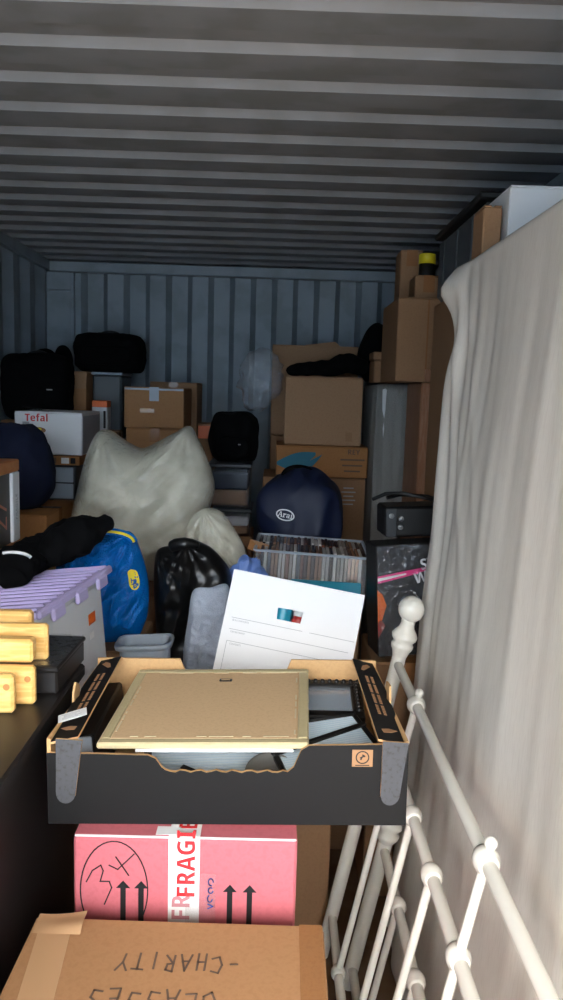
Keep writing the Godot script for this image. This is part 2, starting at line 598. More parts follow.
func corrugated(u0: float, u1: float, pitch: float, flat: float, slope: float, depth: float, phase := 0.0) -> Array:
	# points (u, d): d = 0 the inner flats, d = depth the outer flats
	var o := []
	var rest := pitch - flat - 2 * slope
	var u := u0 - pitch + phase
	while u < u1 + pitch:
		for q in [[0.0, 0.0], [flat, 0.0], [flat + slope, depth], [flat + slope + rest, depth]]:
			var uu: float = u + q[0]
			if uu > u0 and uu < u1:
				o.append(Vector2(uu, q[1]))
		u += pitch
	o.push_front(Vector2(u0, o[0].y)); o.append(Vector2(u1, o[-1].y))
	return o

func sheet(profile: Array, f: Callable, a: float, b: float, inward: Vector3) -> Geo:
	# f(u, d, w) -> point; extruded along w from a to b, 3 mm thick
	var g := Geo.new()
	for off in [0.0, 0.003]:
		for i in profile.size() - 1:
			var p: Vector2 = profile[i]; var q: Vector2 = profile[i + 1]
			g.quad(f.call(p.x, p.y + off, a), f.call(q.x, q.y + off, a), f.call(q.x, q.y + off, b), f.call(p.x, p.y + off, b), inward if off == 0.0 else -inward)
	return g

func build_shell():
	var XL := -1.40
	var XR := 0.95
	var H := 2.38
	var ZB := -4.88
	var ZD := 0.95
	structure("floor", boxmesh(Vector3(XR - XL + 0.1, 0.06, ZD - ZB + 0.06), 0.002, Vector3((XL + XR) / 2, -0.03, (ZB + ZD) / 2)), M["plywood floor"])
	# roof: ribs run across; slanted faces towards the open end
	var pr := corrugated(ZB - 0.08, ZD, 0.2086, 0.094, 0.014, 0.020, 0.078)
	structure("ceiling", sheet(pr, func(u, d, w): return Vector3(w, H + d, u), XL - 0.08, XR + 0.08, Vector3.DOWN).mesh(), M["roof paint"])
	var pb := corrugated(XL, XR, 0.258, 0.096, 0.033, 0.045, 0.105)
	structure("wall_back", sheet(pb, func(u, d, w): return Vector3(u, w, ZB - d), -0.02, H + 0.03, Vector3.BACK).mesh(), M["container paint"])
	var pl := corrugated(ZB - 0.05, ZD, 0.278, 0.072, 0.068, 0.036, 0.05)
	structure("wall_left", sheet(pl, func(u, d, w): return Vector3(XL - d, w, u), -0.02, H + 0.03, Vector3.RIGHT).mesh(), M["container paint"])
	structure("wall_right", sheet(pl, func(u, d, w): return Vector3(XR + d, w, u), -0.02, H + 0.03, Vector3.LEFT).mesh(), M["container paint"])
	structure("trim_1", boxmesh(Vector3(XR - XL, 0.062, 0.05), 0.006, Vector3((XL + XR) / 2, H - 0.036, ZB + 0.02)), M["container paint"])
	var post := Geo.new()
	post.cbox(Vector3(XL + 0.075, H / 2 - 0.03, ZB + 0.012), Vector3(0.15, H - 0.07, 0.03), 0.004)
	structure("trim_2", post.mesh(), M["container paint"])
	structure("trim_3", boxmesh(Vector3(0.15, 0.012, 0.012), 0.003, Vector3(XL + 0.075, H - 0.175, ZB + 0.032)), M["container paint"])
	structure("trim_4", boxmesh(Vector3(0.03, 0.06, ZD - ZB), 0.004, Vector3(XL + 0.012, H - 0.03, (ZD + ZB) / 2)), M["container paint"])
	structure("trim_5", boxmesh(Vector3(0.03, 0.06, ZD - ZB), 0.004, Vector3(XR - 0.012, H - 0.03, (ZD + ZB) / 2)), M["container paint"])
	structure("trim_6", boxmesh(Vector3(0.022, H - 0.08, 0.022), 0.004, Vector3(XL + 0.16, H / 2 - 0.03, ZB + 0.03)), M["container paint"])
	structure("trim_7", boxmesh(Vector3(XR - XL + 0.2, 0.15, 0.06), 0.006, Vector3((XL + XR) / 2, H - 0.015, ZD + 0.02)), M["container paint"])
	# container row added across the yard, out of view, to block low sky light
	var op := corrugated(-9.0, 9.0, 0.278, 0.072, 0.068, 0.036)
	var og := sheet(op, func(u, d, w): return Vector3(u, w, 5.5 + d), -0.16, 2.74, Vector3.FORWARD)
	og.cbox(Vector3(0, 1.3, 6.8), Vector3(18.0, 2.9, 2.4), 0.02)
	structure("sky_blocker_row", og.mesh(), M["sky blocker paint"])
	structure("ground", boxmesh(Vector3(60, 0.2, 60), 0.01, Vector3(0, -0.26, 20.0)), M.concrete)

func build_mattress():
	var t := thing("mattress", "tall mattress standing on end under a pale grey dust sheet", "mattress", Vector3(0.39, 0, 0))
	# local x = 0 at the foot of the near face; leans outward with height
	var z0 := -2.25
	var z1 := -0.70
	var H := 2.0
	var th := 0.20
	var lean := 0.055
	part("mattress_core", boxmesh(Vector3(th - 0.05, H - 0.05, z1 - z0 - 0.06), 0.03, Vector3(th / 2 + lean * H / 2, H / 2 - 0.005, (z0 + z1) / 2), Basis(Vector3.BACK, -atan(lean))), M["old sheet"], t)
	var n1 := nz(5, 0.012)
	var n2 := nz(6, 0.05, true, 2)
	var rows := []
	# loop of the horizontal section: across the far end, along the near face, round the rest
	var loop := []
	var r := 0.045
	var N := 150
	var per := [Vector2(th - r, z0), Vector2(r, z0)]
	for i in 7:
		var a := PI / 2 * i / 6.0
		loop.append(Vector2(r - r * sin(a), z0 + r - r * cos(a)))
	for i in N:
		loop.append(Vector2(0, lerpf(z0 + r, z1 - r, (i + 1.0) / (N + 1))))
	for i in 7:
		var a := PI / 2 * i / 6.0
		loop.append(Vector2(r - r * cos(a), z1 - r + r * sin(a)))
	for i in 7:
		var a := PI / 2 * i / 6.0
		loop.append(Vector2(th - r + r * sin(a), z1 - r + r * cos(a)))
	for i in 30:
		loop.append(Vector2(th, lerpf(z1 - r, z0 + r, (i + 1.0) / 31)))
	for i in 7:
		var a := PI / 2 * i / 6.0
		loop.append(Vector2(th - r + r * cos(a), z0 + r - r * sin(a)))
	for i in 5:
		loop.append(Vector2(lerpf(th - r, r, (i + 1.0) / 6), z0))
	var V := 110
	for k in V + 8:
		var y := minf(H, 0.02 + (H - 0.02 - 0.03) * k / (V - 1.0))
		var inset := 0.0
		if k >= V:
			var a := PI / 2 * (k - V + 1) / 8.0
			y = H - 0.03 + 0.03 * sin(a)
			inset = 1.0 - cos(a)
			inset = inset * inset
		var row := PackedVector3Array()
		for p in loop:
			var q: Vector2 = p
			var c := Vector2(th / 2, clampf(q.y, z0 + th / 2, z1 - th / 2))
			q = q.lerp(c, inset * 0.98)
			var s := Vector2.ZERO
			var away: Vector2 = (p - c)
			away = away.normalized()
			var dz: float = p.y - z0
			# long soft vertical hanging folds, strongest at the far end where the sheet is gathered
			var drop := clampf((H - y) / 0.25, 0.0, 1.0)
			var w := n1.get_noise_2d(p.y * 260.0 + 40.0, y * 22.0) * (0.010 + 0.014 * exp(-dz / 0.25)) * drop
			w += (sin(dz * 62.0 + y * 3.1 + 1.4 * sin(y * 4.0)) * 0.010 * exp(-pow((dz - 0.13) / 0.13, 2.0))) * drop * exp(-(H - y) / 1.1)
			w += n1.get_noise_2d(p.y * 60.0, y * 60.0 + 300.0) * 0.014 * drop
			# diagonal pull folds below the gathered corner
			var dg := (H - y) * 0.55 - dz
			w += 0.012 * exp(-pow((dg - 0.02) / 0.035, 2.0)) * exp(-dz / 0.35) * drop
			w += 0.009 * exp(-pow((dg + 0.13) / 0.03, 2.0)) * exp(-dz / 0.4) * drop
			# the gathered ear at the top far corner
			w += 0.055 * exp(-pow((H - 0.07 - y) / 0.05, 2.0)) * exp(-pow(dz / 0.09, 2.0))
			w -= 0.014 * exp(-pow((H - 0.22 - y) / 0.06, 2.0)) * exp(-pow(dz / 0.12, 2.0))
			s = away * w * (1.0 - inset)
			var sag := 0.012 * n1.get_noise_2d(p.y * 90.0, 7.0) if k >= V else 0.0
			row.append(Vector3(q.x + s.x + lean * y, y + sag * inset, q.y + s.y))
		rows.append(row)
	var g := Geo.new()
	g.grid(rows, true, Vector3(th / 2 + 0.05, H / 2, (z0 + z1) / 2))
	part("dust_sheet", g.mesh(), M["sheet cloth"], t)

func rail_x(p0: Vector3, p1: Vector3, r: float, seg := 16) -> ArrayMesh:
	var g := Geo.new()
	g.tube([p0, p0.lerp(p1, 0.5), p1], r, seg)
	return g.mesh()

func bead(r: float, h: float) -> Array:
	return [[0.0, -h], [r * 0.72, -h], [r * 0.78, -h * 0.72], [r * 0.95, -h * 0.45], [r, 0.0], [r * 0.95, h * 0.45], [r * 0.78, h * 0.72], [r * 0.72, h], [0.0, h]]

func ball(r: float, c: float, k := 14) -> Array:
	var o := []
	for i in k + 1:
		var a := -PI / 2 + PI * i / k
		o.append([maxf(0.0, r * cos(a)), c + r * sin(a)])
	return o

func build_bed():
	var m: Material = M["ivory enamel"]
	var za := -2.08
	var zb := -0.52
	var t := thing("bed_headboard", "ivory enamelled metal headboard with ball finial leaning on the dust-sheeted mattress", "headboard", Vector3(0.182, 0.006, 0), Vector3(0, 0, -atan(0.2)))
	for z in [za, zb]:
		var p := part("post", rail_x(Vector3(0, 0, z), Vector3(0, 0.955, z), 0.0195), m, t)
		var g := Geo.new()
		g.lathe([[0.02, 0.93], [0.024, 0.945], [0.030, 0.955], [0.031, 0.965], [0.026, 0.972], [0.034, 0.982], [0.036, 0.992], [0.030, 1.002], [0.022, 1.012], [0.019, 1.024], [0.020, 1.034], [0.018, 1.04]], 28, Transform3D(Basis(), Vector3(0, 0, z)))
		part("collar", g.mesh(), m, p)
		g = Geo.new()
		g.lathe(ball(0.0365, 1.067), 32, Transform3D(Basis(), Vector3(0, 0, z)))
		part("finial", g.mesh(), m, p)
	var y1 := 0.908
	var y2 := 0.732
	var r1 := part("rail", rail_x(Vector3(0, y1, za), Vector3(0, y1, zb), 0.0125), m, t)
	var r2 := part("rail", rail_x(Vector3(0, y2, za), Vector3(0, y2, zb), 0.0125), m, t)
	var r3 := part("rail", rail_x(Vector3(0, 0.13, za), Vector3(0, 0.13, zb), 0.0125), m, t)
	var turn := Basis(Vector3.RIGHT, PI / 2)
	for z in [-1.79, -1.16, -0.78]:
		part("spindle", rail_x(Vector3(0, y2, z), Vector3(0, y1, z), 0.0088, 12), m, t)
		var g := Geo.new()
		g.lathe(bead(0.0225, 0.021), 20, Transform3D(turn, Vector3(0, y1, z)))
		g.lathe(ball(0.011, 0.0, 8), 14, Transform3D(Basis(), Vector3(0, y1 + 0.030, z)))
		part("knuckle", g.mesh(), m, r1)
	for z in [-1.85, -1.59, -1.38, -1.16, -0.95, -0.74]:
		part("spindle", rail_x(Vector3(0, 0.13, z), Vector3(0, y2, z), 0.0088, 12), m, t)
		var g := Geo.new()
		g.lathe(bead(0.0215, 0.020), 20, Transform3D(turn, Vector3(0, y2, z)))
		part("knuckle", g.mesh(), m, r2)
		g = Geo.new()
		g.lathe(bead(0.02, 0.018), 20, Transform3D(turn, Vector3(0, 0.13, z)))
		part("knuckle", g.mesh(), m, r3)
	# the lower footboard behind it
	var f := thing("bed_footboard", "lower ivory metal footboard standing between the headboard and the mattress", "footboard", Vector3(0.246, 0.006, 0), Vector3(0, 0, -atan(0.2)))
	for z in [za + 0.12, zb]:
		var p := part("post", rail_x(Vector3(0, 0, z), Vector3(0, 0.46, z), 0.0195), m, f)
		var g := Geo.new()
		g.lathe([[0.02, 0.44], [0.03, 0.455], [0.032, 0.465], [0.024, 0.475], [0.034, 0.488], [0.03, 0.5], [0.018, 0.512], [0.03, 0.528], [0.034, 0.545], [0.03, 0.562], [0.012, 0.577], [0.0, 0.579]], 24, Transform3D(Basis(), Vector3(0, 0, z)))
		part("finial", g.mesh(), m, p)
	var q := part("rail", rail_x(Vector3(0, 0.42, za + 0.12), Vector3(0, 0.42, zb), 0.0125), m, f)
	var q2 := part("rail", rail_x(Vector3(0, 0.06, za + 0.12), Vector3(0, 0.06, zb), 0.0125), m, f)
	for z in [-1.72, -1.48, -1.27, -1.05, -0.84]:
		part("spindle", rail_x(Vector3(0, 0.06, z), Vector3(0, 0.42, z), 0.0088, 12), m, f)
		var g := Geo.new()
		g.lathe(bead(0.0215, 0.020), 20, Transform3D(turn, Vector3(0, 0.42, z)))
		part("knuckle", g.mesh(), m, q)

func build_front_boxes():
	# carton nearest the camera, writing upside down on its lid
	var base := carton("moving_carton", "plain brown carton below the taped box marked GLASSES CHARITY", -0.35, 0.10, 0.0, 0.418, -0.72, -1.115, M["dull card"])
	var c := carton("marked_carton", "brown taped carton marked GLASSES and CHARITY upside down on its lid", -0.357, 0.097, 0.42, 0.80, -0.70, -1.13, M["brown card"], {"tape": false, "yaw": -0.015})
	var w := 0.454
	var tp := Geo.new()
	tp.cbox(Vector3(-0.170, 0.3806, 0.0), Vector3(0.05, 0.0008, 0.431), 0.0003, Basis(Vector3.UP, 0.10))
	part("tape", tp.mesh(), M["clear tape"], c)
	part("tape", boxmesh(Vector3(0.036, 0.0008, 0.43), 0.0003, Vector3(0.206, 0.3806, 0.0)), M["packing tape"], c)
	# a tape end lifted at the far corner
	var lift := Geo.new()
	var rows := []
	for i in 9:
		var row := PackedVector3Array()
		for j in 9:
			var u := i / 8.0
			var s := j / 8.0
			row.append(Vector3(-0.222 + 0.075 * u, 0.3818 + 0.012 * u * u * s + 0.004 * sin(s * 5.0) * u, -0.175 - 0.045 * s))
		rows.append(row)
	lift.grid(rows, false, null, Vector3.UP)
	part("tape", lift.mesh(), M["clear tape"], c)
	var pen: Material = M["soft pencil"]
	var up := Vector3(-PI / 2, PI, 0)
	# handwriting built as strokes, read from the far side of the box
	var letters := {
		"G": [[Vector2(0.9, 0.85), Vector2(0.4, 1.0), Vector2(0.05, 0.5), Vector2(0.4, 0.0), Vector2(0.9, 0.2), Vector2(0.9, 0.5), Vector2(0.55, 0.5)]],
		"L": [[Vector2(0.2, 1), Vector2(0.15, 0), Vector2(0.8, 0.05)]],
		"A": [[Vector2(0, 0), Vector2(0.45, 1), Vector2(0.85, 0)], [Vector2(0.2, 0.4), Vector2(0.7, 0.42)]],
		"S": [[Vector2(0.8, 0.9), Vector2(0.3, 1), Vector2(0.15, 0.7), Vector2(0.7, 0.4), Vector2(0.6, 0.05), Vector2(0.05, 0.1)]],
		"E": [[Vector2(0.8, 1), Vector2(0.2, 0.95), Vector2(0.15, 0), Vector2(0.8, 0.03)], [Vector2(0.18, 0.5), Vector2(0.65, 0.52)]],
		"C": [[Vector2(0.85, 0.9), Vector2(0.3, 1), Vector2(0.05, 0.5), Vector2(0.3, 0), Vector2(0.85, 0.12)]],
		"H": [[Vector2(0.15, 1), Vector2(0.1, 0)], [Vector2(0.75, 1), Vector2(0.72, 0)], [Vector2(0.12, 0.5), Vector2(0.74, 0.52)]],
		"R": [[Vector2(0.1, 0), Vector2(0.18, 1), Vector2(0.7, 0.9), Vector2(0.6, 0.55), Vector2(0.15, 0.5), Vector2(0.75, 0)]],
		"I": [[Vector2(0.4, 1), Vector2(0.4, 0)]],
		"T": [[Vector2(0, 1), Vector2(0.85, 0.97)], [Vector2(0.42, 1), Vector2(0.4, 0)]],
		"Y": [[Vector2(0, 1), Vector2(0.4, 0.5), Vector2(0.85, 1)], [Vector2(0.4, 0.5), Vector2(0.3, 0)]],
		"-": [[Vector2(0.1, 0.5), Vector2(0.6, 0.52)]],
	}
	var place := func(word: String, x0: float, y0: float, h: float, adv: float) -> Array:
		var out := []
		for i in word.length():
			for l in letters[word[i]]:
				var o := []
				for p in l:
					o.append(Vector2(x0 + i * adv + p.x * adv * 0.8, y0 + p.y * h + 0.003 * sin(i * 2.1)))
				out.append(o)
		return out
	var ink: Array = place.call("GLASSES", -0.073, -0.068, 0.036, 0.0265)
	ink.append_array(place.call("-CHARITY", -0.098, -0.140, 0.032, 0.023))
	part("lettering", strokes(ink, 0.0032), pen, c, Vector3(0, 0.381, 0), up)
	# pink removal box
	carton("moving_carton", "plain brown carton below the pink FRAGILE box", -0.33, 0.07, 0.0, 0.498, -1.215, -1.60, M["dull card"])
	var p := carton("fragile_box", "pink cardboard box with red FRAGILE tape, black arrows and a pen 3X", -0.3125, 0.058, 0.50, 0.898, -1.203, -1.60, M["pink card"], {"tape": false})
	var pw := 0.3705
	var zf := 0.1987
	part("lid_edge", boxmesh(Vector3(pw - 0.004, 0.003, 0.004), 0.001, Vector3(0, 0.3965, zf - 0.001)), M["white card"], p)
	var band := Geo.new()
	var bx := -0.002
	band.cbox(Vector3(bx, 0.30, zf + 0.0006), Vector3(0.052, 0.195, 0.0008), 0.0003)
	band.cbox(Vector3(bx, 0.3986, 0.1), Vector3(0.052, 0.0008, 0.198), 0.0003)
	part("tape", band.mesh(), M["white paper"], p)
	part("lettering", text("FRAGI", 0.031, "Droid Sans", 700), M["red ink"], p, Vector3(bx + 0.004, 0.350, zf + 0.0013), Vector3(0, 0, PI / 2))
	part("lettering", text("LE", 0.031, "Droid Sans", 700), M["red ink"], p, Vector3(bx + 0.004, 0.3995, zf - 0.022), Vector3(-PI / 2, 0, PI / 2))
	part("lettering", text("FR", 0.031, "Droid Sans", 700), M["faded red ink"], p, Vector3(bx - 0.004, 0.272, zf + 0.0011), Vector3(0, 0, PI / 2))
	var lt := part("label", boxmesh(Vector3(0.05, 0.13, 0.0006), 0.0002, Vector3(bx + 0.028, 0.27, zf + 0.0016)), M["clear film"], p)
	part("lettering", strokes([arc(Vector2(bx + 0.045, 0.32), 0.004, 0.006, 0, 5), arc(Vector2(bx + 0.045, 0.305), 0.004, 0.005, 1, 6), arc(Vector2(bx + 0.044, 0.29), 0.004, 0.006, 2, 6), [Vector2(bx + 0.041, 0.272), Vector2(bx + 0.049, 0.276), Vector2(bx + 0.041, 0.28)]], 0.002), M["blue ink"], p, Vector3(0, 0, zf + 0.0022))
	for ax in [-0.100, -0.070]:
		arrow(p, ax - 0.003, 0.318, zf)
	for ax in [0.075, 0.108]:
		arrow(p, ax, 0.315, zf)
	var o2 := [arc(Vector2(-0.118, 0.30), 0.056, 0.088, -PI * 0.65, PI * 1.15, 40), [Vector2(-0.164, 0.315), Vector2(-0.154, 0.335), Vector2(-0.140, 0.345), Vector2(-0.136, 0.335), Vector2(-0.141, 0.316), Vector2(-0.126, 0.316), Vector2(-0.122, 0.305), Vector2(-0.134, 0.275)],
		[Vector2(-0.126, 0.345), Vector2(-0.112, 0.338), Vector2(-0.085, 0.366)], [Vector2(-0.115, 0.360), Vector2(-0.094, 0.328)]]
	part("pen_marks", strokes(o2, 0.0022), M["black ink"], p, Vector3(0, 0, zf + 0.0006))
	part("label", boxmesh(Vector3(0.04, 0.0008, 0.025), 0.0002, Vector3(-0.03, 0.3994, zf - 0.016)), M["white paper"], p)

func arrow(p: Node3D, ax: float, ytop: float, zf: float):
	var a := PackedVector2Array([Vector2(ax - 0.0045, 0.12), Vector2(ax + 0.0045, 0.12), Vector2(ax + 0.0045, ytop - 0.013), Vector2(ax + 0.0115, ytop - 0.013), Vector2(ax, ytop), Vector2(ax - 0.0115, ytop - 0.013), Vector2(ax - 0.0045, ytop - 0.013)])
	part("arrow", panel(a, 0.0008, M["black ink"], M["black ink"], M["black ink"]), null, p, Vector3(0, 0, zf + 0.0006))

func build_tray():
	var B: Material = M["black card"]
	var K: Material = M["kraft inside"]
	var S: Material = M["scuffed black card"]
	var t := thing("fruit_tray", "black cardboard fruit tray holding picture frames on top of the pink box", "tray", Vector3(-0.062, 0.902, -1.44), Vector3(0, 0.012, 0.012))
	var hx := 0.303
	var hz := 0.2
	part("base", boxmesh(Vector3(hx * 2, 0.006, hz * 2), 0.002, Vector3(0, 0.003, 0)), K, t)
	var wavy := []
	for i in 25:
		wavy.append(Vector2(lerpf(0.100, -0.106, i / 24.0), 0.095 + 0.0022 * sin(i * 1.9)))
	var fp := PackedVector2Array([Vector2(-hx, 0), Vector2(hx, 0), Vector2(hx, 0.146), Vector2(0.135, 0.142), Vector2(0.122, 0.134), Vector2(0.110, 0.104)])
	for q in wavy:
		fp.append(q)
	fp.append_array(PackedVector2Array([Vector2(-0.112, 0.102), Vector2(-0.122, 0.117), Vector2(-0.135, 0.123), Vector2(-hx, 0.126)]))
	part("front_panel", panel(fp, 0.006, B, K, K), null, t, Vector3(0, 0, hz))
	var bp := PackedVector2Array([Vector2(-hx, 0), Vector2(hx, 0), Vector2(hx, 0.15), Vector2(0.118, 0.15), Vector2(0.105, 0.118), Vector2(-0.11, 0.118), Vector2(-0.125, 0.15), Vector2(-hx, 0.15)])
	part("back_panel", panel(bp, 0.006, K, B, K), null, t, Vector3(0, 0, -hz))
	for s in [-1.0, 1.0]:
		var sp := PackedVector2Array([Vector2(-hz, 0), Vector2(hz, 0), Vector2(hz, 0.135), Vector2(0.06, 0.142), Vector2(0.045, 0.115), Vector2(-0.045, 0.115), Vector2(-0.06, 0.142), Vector2(-hz, 0.15)])
		part("side_panel", panel(sp, 0.006, B if s > 0 else K, K if s > 0 else B, K), null, t, Vector3(s * (hx - 0.003), 0, 0), Vector3(0, PI / 2, 0))
		# ledge flap folded over the top of the side, printed
		var inner := hx - 0.052
		var fl := PackedVector2Array([Vector2(0, -hz), Vector2(0.05, -hz + 0.0), Vector2(0.052, -0.03), Vector2(0.046, 0.0), Vector2(0.052, 0.04), Vector2(0.045, hz), Vector2(0.0, hz)])
		var f := part("ledge_flap", panel(fl, 0.004, B, K, K), null, t, Vector3(s * inner, 0.158, 0), Vector3(-PI / 2, 0, 0) if s > 0 else Vector3(-PI / 2, 0, 0))
		if s < 0:
			f.scale.x = -1.0
		f.rotation = Vector3(-PI / 2, 0, 0)
		f.rotate(Vector3.BACK, -s * 0.22)
		f.position.y = 0.152
		var dots := Geo.new()
		for row in 2:
			for k in 26:
				if k % 7 != 6:
					dots.cbox(Vector3(0.019 + row * 0.011, -0.085 + k * 0.0075, 0.0024), Vector3(0.006, 0.0048, 0.0006), 0.0002)
		part("lettering", dots.mesh(), M["kraft print"], f)
		part("emblem", panel(PackedVector2Array([Vector2(0.014, -0.168), Vector2(0.03, -0.162), Vector2(0.042, -0.15), Vector2(0.026, -0.148), Vector2(0.012, -0.155)]), 0.0006, M["kraft print"], M["kraft print"], M["kraft print"]), null, f, Vector3(0, 0, 0.0024))
		part("emblem", panel(PackedVector2Array([Vector2(0.012, 0.14), Vector2(0.018, 0.138), Vector2(0.036, 0.168), Vector2(0.03, 0.178), Vector2(0.018, 0.165)]), 0.0006, M["kraft print"], M["kraft print"], M["kraft print"]), null, f, Vector3(0, 0, 0.0024))
		# locking tongue folded down over the front
		var tg := PackedVector2Array()
		for q in arc(Vector2(0, 0.020), 0.0165, 0.020, PI, TAU, 10):
			tg.append(q)
		tg.append_array(PackedVector2Array([Vector2(0.019, 0.06), Vector2(0.023, 0.112), Vector2(-0.021, 0.112), Vector2(-0.018, 0.06)]))
		part("tongue", panel(tg, 0.004, S, K, K), null, t, Vector3(s * 0.272 - 0.0, 0.040, hz + 0.008), Vector3(-0.02, 0, -0.06))
	# torn kraft lug between flap and side
	part("lug", panel(PackedVector2Array([Vector2(0, 0), Vector2(0.05, 0), Vector2(0.047, 0.03), Vector2(0.02, 0.045), Vector2(0.004, 0.03)]), 0.004, K, K, K), null, t, Vector3(-hx + 0.002, 0.13, 0.03), Vector3(0, PI / 2, 0))
	part("lug", panel(PackedVector2Array([Vector2(0, 0), Vector2(0.06, 0), Vector2(0.05, 0.03), Vector2(0.01, 0.036)]), 0.004, K, K, K), null, t, Vector3(hx + 0.001, 0.13, 0.0), Vector3(0, PI / 2, 0))
	# printed seal
	var seal := part("seal", boxmesh(Vector3(0.035, 0.030, 0.0006), 0.0002, Vector3(0.225, 0.121, hz + 0.0034)), M["kraft print"], t)
	var ring := Geo.new()
	for k in 24:
		var a := TAU * k / 24.0
		ring.cbox(Vector3(0.225 + cos(a) * 0.0105, 0.1225 + sin(a) * 0.0105, hz + 0.0039), Vector3(0.0032, 0.002, 0.0005), 0.0001, Basis(Vector3.BACK, a + PI / 2))
	for q in [[0.0, 0.001, 0.009, 0.5], [0.002, 0.003, 0.006, -0.6], [-0.002, -0.002, 0.005, 1.2]]:
		ring.cbox(Vector3(0.225 + q[0], 0.1225 + q[1], hz + 0.0039), Vector3(q[2], 0.0025, 0.0005), 0.0001, Basis(Vector3.BACK, q[3]))
	ring.cbox(Vector3(0.225, 0.1085, hz + 0.0039), Vector3(0.024, 0.0015, 0.0005), 0.0001)
	part("emblem", ring.mesh(), M["black ink"], seal)
	# white address sticker on the ledge
	var st := part("sticker", boxmesh(Vector3(0.05, 0.001, 0.032), 0.0002), M["white paper"], t, Vector3(-0.277, 0.161, 0.13), Vector3(0, 0.25, 0.22))
	var sl := Geo.new()
	for k in 5:
		sl.cbox(Vector3(-0.004 + 0.003 * (k % 2), 0.0007, -0.01 + k * 0.0045), Vector3(0.034 - 0.006 * (k % 3), 0.0004, 0.0015), 0.0001)
	part("lettering", sl.mesh(), M["grey ink"], st)
	build_frames()

func frame_thing(called, label, w, d, bar, h, mf: Material, at: Vector3, rot: Vector3) -> Node3D:
	var t := thing(called, label, "picture frame", at, rot)
	for s in [-1.0, 1.0]:
		part("frame_bar", boxmesh(Vector3(w, h, bar), 0.003, Vector3(0, h / 2, s * (d / 2 - bar / 2))), mf, t)
		part("frame_bar", boxmesh(Vector3(bar, h, d - 2 * bar), 0.003, Vector3(s * (w / 2 - bar / 2), h / 2, 0)), mf, t)
	return t

